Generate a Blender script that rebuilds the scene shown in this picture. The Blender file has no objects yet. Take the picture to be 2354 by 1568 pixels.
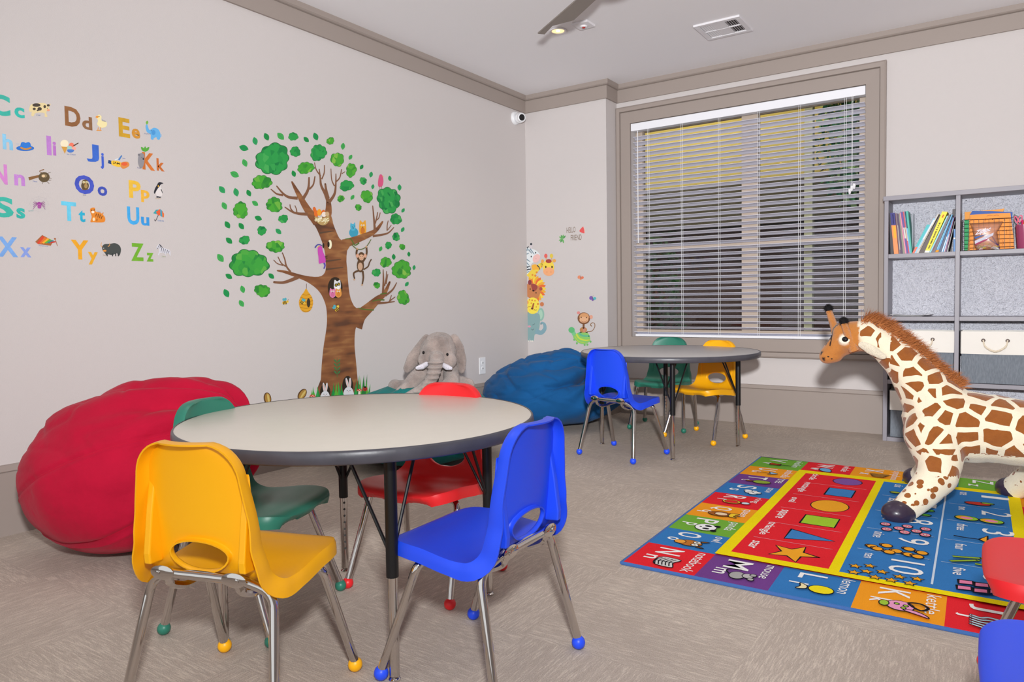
import bpy, bmesh, math, random
from mathutils import Vector, Matrix, noise
from mathutils.geometry import tessellate_polygon
random.seed(7)
PI=math.pi
sc=bpy.context.scene; COL=sc.collection
# ---------------------------------------------------------------- camera model (measured from the room's own lines)
F,CX,CY=1644.4637,1177.0,761.5674
YAW,PIT,ROL=[math.radians(a) for a in (34.43,-2.46,-0.83)]
CAMH=0.86
_f=Vector((-math.sin(YAW)*math.cos(PIT),math.cos(YAW)*math.cos(PIT),math.sin(PIT)))
_r=Vector((math.cos(YAW),math.sin(YAW),0)); _u=_r.cross(_f)
RT=_r*math.cos(ROL)+_u*math.sin(ROL); UP=-_r*math.sin(ROL)+_u*math.cos(ROL); FW=_f
def ray(u,v): return RT*((u-CX)/F)+UP*((CY-v)/F)+FW
def on(ax,val,u,v):
    d=ray(u,v); o=(0,0,CAMH); t=(val-o[ax])/d[ax]; return d*t+Vector(o)
XL,YB,YP,XP,ZC=-3.10,4.922,4.745,-2.396,2.45
def lw(u,v): return on(0,XL,u,v)
def pw(u,v): return on(1,YP,u,v)
# ---------------------------------------------------------------- materials
def lin(h):
    h=h.lstrip('#'); o=[]
    for i in (0,2,4):
        c=int(h[i:i+2],16)/255; o.append(c/12.92 if c<=.04045 else ((c+.055)/1.055)**2.4)
    return (*o,1)
_M={}
def mat(name,hexc,rough=.55,metal=0,spec=.4,bump=0,bscale=200,trans=0,alpha=1,emit=0,var=0,vscale=8,sheen=0):
    if name in _M: return _M[name]
    m=bpy.data.materials.new(name); m.use_nodes=True; nt=m.node_tree; b=nt.nodes['Principled BSDF']
    c=lin(hexc) if isinstance(hexc,str) else hexc
    b.inputs['Base Color'].default_value=c; b.inputs['Roughness'].default_value=rough
    b.inputs['Metallic'].default_value=metal; b.inputs['Specular IOR Level'].default_value=spec
    if trans: b.inputs['Transmission Weight'].default_value=trans
    if alpha<1: b.inputs['Alpha'].default_value=alpha
    if sheen: b.inputs['Sheen Weight'].default_value=sheen; b.inputs['Sheen Roughness'].default_value=.5
    if emit: b.inputs['Emission Color'].default_value=c; b.inputs['Emission Strength'].default_value=emit
    if bump or var:
        tc=nt.nodes.new('ShaderNodeTexCoord')
    if bump:
        n=nt.nodes.new('ShaderNodeTexNoise'); n.inputs['Scale'].default_value=bscale; n.inputs['Detail'].default_value=3
        bp=nt.nodes.new('ShaderNodeBump'); bp.inputs['Strength'].default_value=bump; bp.inputs['Distance'].default_value=.004
        nt.links.new(tc.outputs['Object'],n.inputs['Vector']); nt.links.new(n.outputs['Fac'],bp.inputs['Height']); nt.links.new(bp.outputs['Normal'],b.inputs['Normal'])
    if var:
        n=nt.nodes.new('ShaderNodeTexNoise'); n.inputs['Scale'].default_value=vscale; n.inputs['Detail'].default_value=4
        mx=nt.nodes.new('ShaderNodeMix'); mx.data_type='RGBA'
        mx.inputs[6].default_value=tuple(x*(1-var) for x in c[:3])+(1,); mx.inputs[7].default_value=tuple(min(1,x*(1+var)) for x in c[:3])+(1,)
        nt.links.new(tc.outputs['Object'],n.inputs['Vector']); nt.links.new(n.outputs['Fac'],mx.inputs[0]); nt.links.new(mx.outputs[2],b.inputs['Base Color'])
    _M[name]=m; return m
def pc(h,rough=.6): return mat('paint_'+h.lstrip('#'),h,rough,spec=.25)
class NT:
    def __init__(s,name,rough=.6,spec=.3):
        s.m=bpy.data.materials.new(name); s.m.use_nodes=True; s.t=s.m.node_tree; s.b=s.t.nodes['Principled BSDF']
        s.b.inputs['Roughness'].default_value=rough; s.b.inputs['Specular IOR Level'].default_value=spec
    def n(s,t,**k):
        x=s.t.nodes.new(t)
        for a,v in k.items(): setattr(x,a,v)
        return x
    def l(s,a,b): s.t.links.new(a,b)
    def math(s,op,a,b=None,c=None):
        x=s.n('ShaderNodeMath',operation=op)
        for i,v in enumerate((a,b,c)):
            if v is None: continue
            if isinstance(v,(int,float)): x.inputs[i].default_value=v
            else: s.l(v,x.inputs[i])
        return x.outputs[0]
    def mix(s,f,a,b):
        x=s.n('ShaderNodeMix',data_type='RGBA')
        for i,v in ((0,f),(6,a),(7,b)):
            if isinstance(v,(int,float)): x.inputs[i].default_value=v
            elif isinstance(v,tuple): x.inputs[i].default_value=v
            else: s.l(v,x.inputs[i])
        return x.outputs[2]
    def noise(s,vec,scale,det=2,rough=.5):
        x=s.n('ShaderNodeTexNoise'); x.inputs['Scale'].default_value=scale; x.inputs['Detail'].default_value=det; x.inputs['Roughness'].default_value=rough
        if vec is not None: s.l(vec,x.inputs['Vector'])
        return x.outputs['Fac']
    def obj(s): return s.n('ShaderNodeTexCoord').outputs['Object']
    def ramp(s,f,stops):
        x=s.n('ShaderNodeValToRGB'); e=x.color_ramp.elements
        while len(e)<len(stops): e.new(.5)
        for i,(p,c) in enumerate(stops): e[i].position=p; e[i].color=lin(c) if isinstance(c,str) else c
        s.l(f,x.inputs[0]); return x.outputs[0]
    def scale(s,vec,v):
        x=s.n('ShaderNodeVectorMath',operation='MULTIPLY'); s.l(vec,x.inputs[0]); x.inputs[1].default_value=v; return x.outputs[0]
    def color(s,c): s.l(c,s.b.inputs['Base Color'])
    def bump(s,h,st=.3,dist=.003):
        x=s.n('ShaderNodeBump'); x.inputs['Strength'].default_value=st; x.inputs['Distance'].default_value=dist; s.l(h,x.inputs['Height']); s.l(x.outputs[0],s.b.inputs['Normal'])
# ---------------------------------------------------------------- object helpers
def tag(o,label=None,cat=None,group=None,kind=None):
    if label: o['label']=label
    if cat: o['category']=cat
    if group: o['group']=group
    if kind: o['kind']=kind
    return o
def empty(name,loc=(0,0,0),rz=0):
    o=bpy.data.objects.new(name,None); o.empty_display_size=.1; COL.objects.link(o); o.location=loc; o.rotation_euler=(0,0,rz); return o
def crom(pts,n=8,closed=False):
    P=[Vector(p) for p in pts]; m=len(P); out=[]
    rng=range(m) if closed else range(m-1)
    for i in rng:
        if closed: a,b,c,d=P[(i-1)%m],P[i],P[(i+1)%m],P[(i+2)%m]
        else: a,b,c,d=P[max(i-1,0)],P[i],P[i+1],P[min(i+2,m-1)]
        for k in range(n):
            t=k/n
            out.append(.5*((2*b)+(c-a)*t+(2*a-5*b+4*c-d)*t*t+(3*b-a-3*c+d)*t**3))
    if not closed: out.append(P[-1].copy())
    return out
class MB:
    def __init__(s): s.bm=bmesh.new(); s.mi=0; s.mats=[]
    def use(s,m):
        if m not in s.mats: s.mats.append(m)
        s.mi=s.mats.index(m); return s
    def face(s,vs):
        try: f=s.bm.faces.new(vs)
        except ValueError: return None
        f.material_index=s.mi; return f
    def box(s,lo,hi,M=None):
        vs=[]
        for x in (lo[0],hi[0]):
            for y in (lo[1],hi[1]):
                for z in (lo[2],hi[2]):
                    p=Vector((x,y,z)); vs.append(s.bm.verts.new(M@p if M else p))
        for q in ((0,1,3,2),(4,6,7,5),(0,4,5,1),(2,3,7,6),(0,2,6,4),(1,5,7,3)): s.face([vs[i] for i in q])
        return s
    def prism(s,poly,dirv):
        d=Vector(dirv); a=[s.bm.verts.new(Vector(p)) for p in poly]; b=[s.bm.verts.new(Vector(p)+d) for p in poly]
        s.face(a); s.face(b[::-1]); n=len(a)
        for i in range(n): s.face([a[i],b[i],b[(i+1)%n],a[(i+1)%n]])
        return s
    def tube(s,path,r,seg=10,cap=True):
        P=[Vector(p) for p in path]; n=len(P); rs=r if isinstance(r,(list,tuple)) else [r]*n
        rings=[]; prev=None
        for i,p in enumerate(P):
            t=(P[min(i+1,n-1)]-P[max(i-1,0)]).normalized()
            if prev is None:
                a=t.cross(Vector((0,0,1)));
                if a.length<1e-3: a=t.cross(Vector((1,0,0)))
                a.normalize()
            else:
                a=prev-t*prev.dot(t); a.normalize()
            prev=a; b=t.cross(a)
            rings.append([s.bm.verts.new(p+(a*math.cos(2*PI*k/seg)+b*math.sin(2*PI*k/seg))*rs[i]) for k in range(seg)])
        for i in range(n-1):
            for k in range(seg): s.face([rings[i][k],rings[i][(k+1)%seg],rings[i+1][(k+1)%seg],rings[i+1][k]])
        if cap: s.face(rings[0][::-1]); s.face(rings[-1])
        return s
    def lathe(s,prof,c=(0,0,0),seg=24,M=None):
        c=Vector(c); rings=[]
        for r,z in prof:
            if r<1e-6: rings.append([s.bm.verts.new((M@Vector((0,0,z)) if M else Vector((0,0,z)))+c)])
            else:
                rg=[]
                for k in range(seg):
                    p=Vector((r*math.cos(2*PI*k/seg),r*math.sin(2*PI*k/seg),z)); rg.append(s.bm.verts.new((M@p if M else p)+c))
                rings.append(rg)
        for a,b in zip(rings,rings[1:]):
            for k in range(seg):
                q=[a[k%len(a)],a[(k+1)%len(a)],b[(k+1)%len(b)],b[k%len(b)]]
                u=[]
                for v in q:
                    if v not in u: u.append(v)
                if len(u)>2: s.face(u)
        return s
    def ell(s,c,r,M=None,seg=16,rings=10):
        r=(r,r,r) if isinstance(r,(int,float)) else r
        c=Vector(c); prof=[]
        rg=[]
        for i in range(rings+1):
            th=PI*i/rings; st,ct=math.sin(th),math.cos(th)
            if i in (0,rings): ring=[Vector((0,0,ct*r[2]))]
            else: ring=[Vector((st*math.cos(2*PI*k/seg)*r[0],st*math.sin(2*PI*k/seg)*r[1],ct*r[2])) for k in range(seg)]
            rg.append([s.bm.verts.new((M@p if M else p)+c) for p in ring])
        for a,b in zip(rg,rg[1:]):
            for k in range(seg):
                q=[a[k%len(a)],b[k%len(b)],b[(k+1)%len(b)],a[(k+1)%len(a)]]
                u=[]
                for v in q:
                    if v not in u: u.append(v)
                if len(u)>2: s.face(u)
        return s
    def build(s,name,m=None,parent=None,smooth=False,angle=40,bevel=0,loc=None):
        bm=s.bm
        bmesh.ops.recalc_face_normals(bm,faces=bm.faces[:])
        if bevel:
            es=[e for e in bm.edges if len(e.link_faces)==2 and e.calc_face_angle(0)>.5]
            bmesh.ops.bevel(bm,geom=es,offset=bevel,segments=2,affect='EDGES',profile=.5,clamp_overlap=True)
        me=bpy.data.meshes.new(name); bm.to_mesh(me); bm.free()
        ms=s.mats if s.mats else [m]
        for x in ms: me.materials.append(x)
        if smooth:
            me.shade_smooth()
            if angle: me.set_sharp_from_angle(angle=math.radians(angle))
        o=bpy.data.objects.new(name,me); COL.objects.link(o)
        if parent: o.parent=parent
        if loc: o.location=loc
        return o
def bake(o,*mods):
    for t,kw in mods:
        m=o.modifiers.new(t,t)
        for k,v in kw.items(): setattr(m,k,v)
    dg=bpy.context.evaluated_depsgraph_get(); dg.update()
    me=bpy.data.meshes.new_from_object(o.evaluated_get(dg)); o.modifiers.clear()
    old=o.data; o.data=me; me.name=o.name; bpy.data.meshes.remove(old); return o
def organic(mb,name,m,parent=None,vox=.008,it=6,fac=.6):
    o=mb.build(name,m,parent)
    bake(o,('REMESH',dict(mode='VOXEL',voxel_size=vox)),('SMOOTH',dict(factor=fac,iterations=it)))
    o.data.shade_smooth(); return o
def chain(mb,pts,rs,step=.4,squash=None):
    P=[Vector(p) for p in pts]
    for i in range(len(P)-1):
        L=(P[i+1]-P[i]).length; k=max(1,int(L/(min(rs[i],rs[i+1])*step)))
        for j in range(k+1):
            t=j/k; mb.ell(P[i].lerp(P[i+1],t),rs[i]+(rs[i+1]-rs[i])*t,seg=12,rings=8)
# ---------------------------------------------------------------- flat printed art (stickers, rug print)
_T={}
def text2d(st,bold=0.0,shear=0):
    k=(st,bold,shear)
    if k in _T: return _T[k]
    cu=bpy.data.curves.new('t','FONT'); cu.body=st; cu.offset=bold; cu.resolution_u=3; cu.shear=shear
    ob=bpy.data.objects.new('t',cu); COL.objects.link(ob)
    dg=bpy.context.evaluated_depsgraph_get(); dg.update()
    me=bpy.data.meshes.new_from_object(ob.evaluated_get(dg))
    V=[(v.co.x,v.co.y) for v in me.vertices]; Fs=[tuple(p.vertices) for p in me.polygons]
    bpy.data.objects.remove(ob); bpy.data.curves.remove(cu); bpy.data.meshes.remove(me)
    x0=min(v[0] for v in V); x1=max(v[0] for v in V); y0=min(v[1] for v in V); y1=max(v[1] for v in V)
    r=([((x-x0)/(x1-x0),(y-y0)/(y1-y0)) for x,y in V],Fs,(x1-x0)/(y1-y0)); _T[k]=r; return r
class Art:
    def __init__(s,f,n,base=.0004,eps=.00008):
        s.f=f; s.n=Vector(n); s.mb=MB(); s.k=0; s.base=base; s.eps=eps
    def _lay(s): s.k+=1; return s.n*(s.base+s.eps*s.k)
    def poly(s,pts,h):
        s.mb.use(h if not isinstance(h,str) else pc(h)); d=s._lay()
        vs=[s.mb.bm.verts.new(Vector(s.f(x,y))+d) for x,y in pts]
        if len(pts)<=4: s.mb.face(vs)
        else:
            for t in tessellate_polygon([[Vector((x,y,0)) for x,y in pts]]): s.mb.face([vs[i] for i in t])
        return s
    def ell(s,cx,cy,rx,ry,h,rot=0,n=18,a0=0,a1=2*PI):
        c,q=math.cos(rot),math.sin(rot); full=abs(a1-a0-2*PI)<1e-6
        P=[]
        for i in range(n if full else n+1):
            a=a0+(a1-a0)*i/n; x,y=rx*math.cos(a),ry*math.sin(a); P.append((cx+x*c-y*q,cy+x*q+y*c))
        return s.poly(P,h)
    def blob(s,pts,h,n=5): return s.poly([(p.x,p.y) for p in crom([(x,y,0) for x,y in pts],n,True)],h)
    def lobes(s,cx,cy,rx,ry,h,k=6,amp=.1,rot=0,n=64,seed=0):
        rd=random.Random(seed); ph=rd.random()*6; P=[]
        for i in range(n):
            a=2*PI*i/n; q=.95+amp*1.5*(abs(math.sin(k*a/2+ph))-.5)+amp*.8*math.sin(2*a+ph*2)+amp*.6*math.sin(3*a+ph)
            x,y=rx*q*math.cos(a),ry*q*math.sin(a); P.append((cx+x*math.cos(rot)-y*math.sin(rot),cy+x*math.sin(rot)+y*math.cos(rot)))
        return s.poly(P,h)
    def leaf(s,cx,cy,L,W,rot,h):
        P=[]
        for i in range(16):
            t=i/16*2; sg=1 if t<=1 else -1; q=t if t<=1 else 2-t
            x=(q-.5)*L; y=sg*W/2*math.sin(PI*q)**.8 if 0<q<1 else 0
            P.append((cx+x*math.cos(rot)-y*math.sin(rot),cy+x*math.sin(rot)+y*math.cos(rot)))
        return s.poly(P,h)
    def stroke(s,pts,w0,w1,h,n=5,closed=False):
        Q=crom([(x,y,0) for x,y in pts],n,closed) if len(pts)>2 else [Vector((x,y,0)) for x,y in pts]
        if closed: Q.append(Q[0].copy())
        s.mb.use(h if not isinstance(h,str) else pc(h)); d=s._lay(); m=len(Q); prev=None
        for i,p in enumerate(Q):
            t=(Q[min(i+1,m-1)]-Q[max(i-1,0)]).normalized(); nn=Vector((-t.y,t.x,0))*((w0+(w1-w0)*i/(m-1))/2)
            a=p+nn; b=p-nn
            cur=(s.mb.bm.verts.new(Vector(s.f(a.x,a.y))+d),s.mb.bm.verts.new(Vector(s.f(b.x,b.y))+d))
            if prev: s.mb.face([prev[0],prev[1],cur[1],cur[0]])
            prev=cur
        e=w1/2
        if e>0 and not closed: s.k-=1; s.ell(Q[-1].x,Q[-1].y,e*.98,e*.98,h,n=10)
        return s
    def oell(s,cx,cy,rx,ry,h,o='#1c1a22',w=.0,rot=0): s.ell(cx,cy,rx+w,ry+w,o,rot); return s.ell(cx,cy,rx,ry,h,rot)
    def text(s,st,org,ax,ay,h,bold=0,shear=0):
        # org: bottom-left in map space, ax / ay: width and height vectors in map space
        V,Fs,_=text2d(st,bold,shear); s.mb.use(h if not isinstance(h,str) else pc(h)); d=s._lay()
        vs=[s.mb.bm.verts.new(Vector(s.f(org[0]+ax[0]*a+ay[0]*b,org[1]+ax[1]*a+ay[1]*b))+d) for a,b in V]
        for q in Fs: s.mb.face([vs[i] for i in q])
        return s
    def build(s,name,parent=None): return s.mb.build(name,None,parent)
# ================================================================ ROOM
WALLC='#c8c1bf'; TRIMC='#9a8e87'
m_wall=mat('wall_paint',WALLC,.75,bump=.12,bscale=260,spec=.2); m_ceil=mat('ceiling_paint','#eeebed',.85,bump=.1,bscale=220,spec=.1); m_trim=mat('trim_paint',TRIMC,.5,spec=.3)
m_chrome=mat('chrome','#cfcac6',.07,metal=1); m_black=mat('black_enamel','#141416',.35); m_edge=mat('black_edge_band','#4b4a52',.36,bump=.12,bscale=40,spec=.5,var=.25,vscale=25)
m_white=mat('white_plastic','#e6e6e8',.4); m_dark=mat('dark_plastic','#151517',.4)
def carpet():
    s=NT('carpet_tiles',.95,.1); g=s.n('ShaderNodeNewGeometry'); sx=s.n('ShaderNodeSeparateXYZ'); s.l(g.outputs['Position'],sx.inputs[0]); x,y=sx.outputs[0],sx.outputs[1]
    fx=s.math('FLOOR',s.math('DIVIDE',x,.5)); fy=s.math('FLOOR',s.math('DIVIDE',y,.5))
    par=s.math('FRACT',s.math('MULTIPLY',s.math('ADD',fx,fy),.5)); par=s.math('GREATER_THAN',par,.25)
    a=s.math('ADD',s.math('MULTIPLY',x,par),s.math('MULTIPLY',y,s.math('SUBTRACT',1,par)))
    b=s.math('ADD',s.math('MULTIPLY',y,par),s.math('MULTIPLY',x,s.math('SUBTRACT',1,par)))
    def cv(u,v,w):
        c=s.n('ShaderNodeCombineXYZ'); s.l(s.math('MULTIPLY',a,u),c.inputs[0]); s.l(s.math('MULTIPLY',b,v),c.inputs[1]); c.inputs[2].default_value=w; return c.outputs[0]
    st=s.noise(cv(22,210,0),1,4,.65); st2=s.noise(cv(9,70,3),1,3,.6); fine=s.noise(cv(480,300,5),1,2,.6); big=s.noise(cv(2.5,4,8),1,2)
    lines=s.ramp(s.math('ADD',s.math('MULTIPLY',st,.7),s.math('MULTIPLY',s.math('ADD',st2,big),.15)),[(.49,(0,0,0,1)),(.62,(1,1,1,1))])
    base=s.mix(s.math('ADD',s.math('MULTIPLY',st2,.6),s.math('MULTIPLY',big,.4)),lin('#a79a8f'),lin('#c1b4a9'))
    c=s.mix(s.math('MULTIPLY',lines,.75),base,lin('#d8cbbd')); c=s.mix(s.math('MULTIPLY',s.math('SUBTRACT',fine,.38),1.6),c,lin('#c9beb0')) if False else c
    f=s.n('ShaderNodeHueSaturation'); s.l(c,f.inputs['Color']); s.l(s.math('ADD',.52,s.math('MULTIPLY',fine,.96)),f.inputs['Value']); s.color(f.outputs[0])
    s.bump(s.math('ADD',fine,s.math('MULTIPLY',st,.7)),.5,.004); return s.m
m_carpet=carpet()
def struct(o): o['kind']='structure'; return o
X1,Y0=3.2,-2.6
struct(MB().box((XL-.15,Y0,-.1),(X1,YB+.15,0)).build('floor',m_carpet))
struct(MB().box((XL-.15,Y0,ZC),(X1,YB+.15,ZC+.1)).build('ceiling',m_ceil))
struct(MB().box((XL-.15,Y0,0),(XL,YP+.01,ZC)).build('wall_left',m_wall))
struct(MB().box((XL-.15,YP,0),(XP,YB+.15,ZC)).build('wall_corner',m_wall))
struct(MB().box((X1,Y0,0),(X1+.12,YB+.15,ZC)).build('wall_right_light_block',m_wall))  # unseen wall, added to stop world light entering from the right
WX0,WX1,WZ0,WZ1=-2.281,-.706,.578,2.153
b=MB()
b.box((XP,YB,0),(WX0,YB+.15,ZC)).box((WX1,YB,0),(X1,YB+.15,ZC)).box((WX0,YB,0),(WX1,YB+.15,WZ0)).box((WX0,YB,WZ1),(WX1,YB+.15,ZC))
struct(b.build('wall_back',m_wall))
# crown: a flat board with a projecting upper strip
def run(prof,path,name):
    # prof: (offset from wall, z); path: list of (point, inward normal mitred)
    mb=MB(); R=[]
    for (x,y),(nx,ny) in path: R.append([mb.bm.verts.new((x+nx*o,y+ny*o,z)) for o,z in prof])
    n=len(prof)
    for a,c in zip(R,R[1:]):
        for k in range(n): mb.face([a[k],a[(k+1)%n],c[(k+1)%n],c[k]])
    mb.face(R[0]); mb.face(R[-1][::-1])
    return struct(mb.build(name,m_trim))
ROOMPATH=[((XL,Y0),(1,0)),((XL,YP),(1,-1)),((XP,YP),(1,-1)),((XP,YB),(1,-1)),((X1,YB),(0,-1))]
run([(0,2.318),(.014,2.318),(.014,2.409),(.010,2.412),(.022,2.415),(.030,2.421),(.030,ZC),(0,ZC)],ROOMPATH,'trim_1')
run([(0,0),(.014,0),(.014,.238),(.010,.240),(.014,.244),(.010,.266),(0,.268)],ROOMPATH,'baseboard_1')
# window casing: wide flat board and a raised outer lip
def casing():
    mb=MB(); prof=[(0,0),(0,.018),(.075,.020),(.079,.014),(.081,.030),(.104,.032),(.113,.026),(.113,0)]
    cor=[(WX0,WZ0,-1,-1),(WX1,WZ0,1,-1),(WX1,WZ1,1,1),(WX0,WZ1,-1,1)]; R=[]
    for x,z,sx,sz in cor: R.append([mb.bm.verts.new((x+sx*o,YB-h,z+sz*o*1.1)) for o,h in prof])
    n=len(prof)
    for i in range(4):
        a,c=R[i],R[(i+1)%4]
        for k in range(n): mb.face([a[k],a[(k+1)%n],c[(k+1)%n],c[k]])
    return struct(mb.build('trim_2',m_trim))
casing()
# window: frame, mullion, rails, panes set into the opening
wn=empty('window_1',((WX0+WX1)/2,YB+.10,WZ0)); struct(wn)
def wpart(name,boxes,m):
    mb=MB()
    for lo,hi in boxes: mb.box([lo[i]-wn.location[i] for i in range(3)],[hi[i]-wn.location[i] for i in range(3)])
    return mb.build(name,m,wn,bevel=.002)
m_vinyl=mat('window_vinyl','#b9a899',.45)
yf,yb_=YB+.085,YB+.145; mx=-1.438
wpart('window_frame',[((WX0,yf,WZ0),(WX0+.05,yb_,WZ1)),((WX1-.05,yf,WZ0),(WX1,yb_,WZ1)),((WX0+.05,yf,WZ0),(WX1-.05,yb_,WZ0+.05)),((WX0+.05,yf,WZ1-.05),(WX1-.05,yb_,WZ1))],m_vinyl)
wpart('mullion',[((mx-.055,yf-.004,WZ0+.05),(mx+.055,yb_,WZ1-.05))],m_vinyl)
wpart('meeting_rail',[((WX0+.05,yf+.004,1.20),(mx-.055,yb_-.004,1.26))],m_vinyl)
wpart('meeting_rail',[((mx+.055,yf+.004,1.20),(WX1-.05,yb_-.004,1.26))],m_vinyl)
def glass():
    s=NT('window_glass'); tr=s.n('ShaderNodeBsdfTransparent'); gl=s.n('ShaderNodeBsdfGlossy'); gl.inputs['Roughness'].default_value=.02; mx=s.n('ShaderNodeMixShader'); fr=s.n('ShaderNodeFresnel'); fr.inputs['IOR'].default_value=1.45
    s.l(fr.outputs[0],mx.inputs[0]); s.l(tr.outputs[0],mx.inputs[1]); s.l(gl.outputs[0],mx.inputs[2]); s.l(mx.outputs[0],s.t.nodes['Material Output'].inputs['Surface']); return s.m
m_glass=glass()
for xa,xb in ((WX0+.05,mx-.055),(mx+.055,WX1-.05)):
    for za,zb in ((WZ0+.05,1.20),(1.26,WZ1-.05)): wpart('pane',[((xa,YB+.112,za),(xb,YB+.118,zb))],m_glass)
# ---- blind inside the opening
bl=empty('window_blind',((WX0+WX1)/2,YB+.04,WZ0)); tag(bl,'white horizontal slat blind hanging in the back wall window','blind')
m_slat=mat('blind_slat','#d2d1de',.4); m_rail=mat('blind_rail','#e9e9ee',.4); m_cord=mat('blind_cord','#eeeeee',.7)
BX0,BX1=WX0+.012,WX1-.010; bo=bl.location
def bp(mb,name,m,**k): 
    o=mb.build(name,m,bl,**k)
    o.data.transform(Matrix.Translation(-bo)); return o
bp(MB().box((WX0+.003,YB-.012,2.094),(WX1-.003,YB+.05,2.149)),'head_rail',m_rail,bevel=.003)
NS=37; TILT=math.radians(-17)
for i in range(NS):
    z=2.045-(2.045-.606)*i/(NS-1); mb=MB(); n=6; top=[];bot=[]
    for e in (BX0,BX1):
        rt=[];rb=[]
        for k in range(n+1):
            q=-1+2*k/n; yy=q*.025; zz=.0028*(1-q*q); c,s_=math.cos(TILT),math.sin(TILT)
            for lst,h in ((rt,.0015),(rb,-.0015)): lst.append(mb.bm.verts.new((e,YB+.03+yy*c-(zz+h)*s_,z+yy*s_+(zz+h)*c)))
        top.append(rt);bot.append(rb)
    for k in range(n):
        mb.face([top[0][k],top[0][k+1],top[1][k+1],top[1][k]]); mb.face([bot[0][k],bot[1][k],bot[1][k+1],bot[0][k+1]])
    for k in (0,n): mb.face([top[0][k],top[1][k],bot[1][k],bot[0][k]])
    for e in (0,1): mb.face(top[e]+bot[e][::-1])
    bp(mb,'slat',m_slat)
bp(MB().box((BX0+.01,YB+.004,.580),(BX1-.01,YB+.055,.598)),'bottom_rail',m_rail,bevel=.003)
def bx(u,v): return on(1,YB,u,v).x
for u in (1490.6,1567.4,1653,1743.7,1837.5,1942):
    x=bx(u,480); mb=MB()
    for dx,yy in ((-.006,YB+.004),(.006,YB+.004)): mb.tube([(x+dx,yy,2.1),(x+dx,yy,.598)],.0011,5)
    bp(mb,'ladder_cord',m_cord)
x=bx(1468,400); bp(MB().tube([(x,YB-.014,2.09),(x+.001,YB-.016,1.27)],.0035,8),'tilt_wand',m_white,smooth=True)
x=bx(1960,320); mb=MB()
for dx in (-.003,.003): mb.tube([(x+dx,YB-.014,2.10),(x,YB-.015,1.56)],.0012,5)
bp(mb,'lift_cord',m_cord)
for dx,dz in ((-.012,-.03),(.0,-.012),(.013,0)):
    bp(MB().lathe([(0,0),(.009,0),(.010,-.01),(.006,-.03),(.002,-.034)],(x+dx,YB-.016,1.555+dz),10).tube([(x,YB-.015,1.565),(x+dx,YB-.016,1.552+dz)],.001,5),'cord_tassel',m_white,smooth=True)
# ---- outside the window (night): lit porch gable, timber wall, shrub, creeper
struct(MB().box((-6.6,7.2,0),(1.6,7.3,3.6)).build('wall_outside',mat('outside_timber','#35211a',.8,var=.5,vscale=3)))
struct(MB().box((-6.7,7.05,1.95),(1.6,7.2,3.6)).build('trim_3',mat('outside_stucco','#c2b062',.85,var=.12,vscale=2)))
struct(MB().box((-6.7,6.95,1.55),(1.6,7.2,1.95)).build('trim_4',mat('outside_beam','#4c4734',.8,var=.2,vscale=4)))
struct(MB().box((-6.8,YB+.16,-.1),(1.7,7.4,-.005)).build('floor_outside',mat('outside_paving','#3b332e',.9)))
struct(MB().box((-6.8,YB+.16,3.6),(1.7,7.4,3.7)).build('ceiling_outside_light_block',mat('outside_block_olive','#9a8a5c',.9)))  # unseen lid, added to keep world light off the outside area
struct(MB().box((-6.8,YB+.16,0),(-6.7,7.4,3.6)).build('wall_outside_left_light_block',mat('outside_block_brown','#4a3324',.9)))  # unseen side, added to shut world light out of the outside area
struct(MB().box((1.6,YB+.16,0),(1.7,7.4,3.6)).build('wall_outside_right_light_block',mat('outside_block_brown','#4a3324',.9)))  # unseen opposite side, added for the same light blocking
def bush(name,c,r,n,cols,label,cat,lsz,seed):
    rd=random.Random(seed); mb=MB(); ms=[mat('leafy_'+h,h,.6) for h in cols]
    for i in range(n):
        while True:
            p=Vector([rd.uniform(-1,1) for _ in range(3)])
            if p.length<1: break
        p=Vector(c)+Vector((p.x*r[0],p.y*r[1],p.z*r[2])); mb.use(ms[i%len(ms)])
        a=Vector([rd.uniform(-1,1) for _ in range(3)]).normalized(); b_=a.orthogonal().normalized(); L=lsz*rd.uniform(.6,1.3)
        mb.face([mb.bm.verts.new(p+q) for q in (a*L,b_*L*.4,-a*L,-b_*L*.4)])
    o=mb.build(name); tag(o,label,cat); return o
p=on(1,6.9,1950,300); mb=bush('shrub',(p.x+.05,6.82,2.25),(.30,.12,.62),1100,['#2f7a52','#8fb07a','#1e5a3a'],'leafy green shrub outside the window at its right edge','shrub',.05,3)
p=on(1,6.9,1530,600); bush('creeper',(p.x-.05,6.80,.75),(.28,.12,.75),420,['#1f3a24','#2c4a30'],'dark green creeper outside the window low on the left','plant',.05,5)
p=on(1,6.9,1880,300); o=MB().box((p.x-.05,6.60,0),(p.x+.02,6.68,3.6)).build('porch_post',mat('porch_post','#a9a98c',.7),bevel=.005); tag(o,'pale square post standing outside the window','post')
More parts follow.
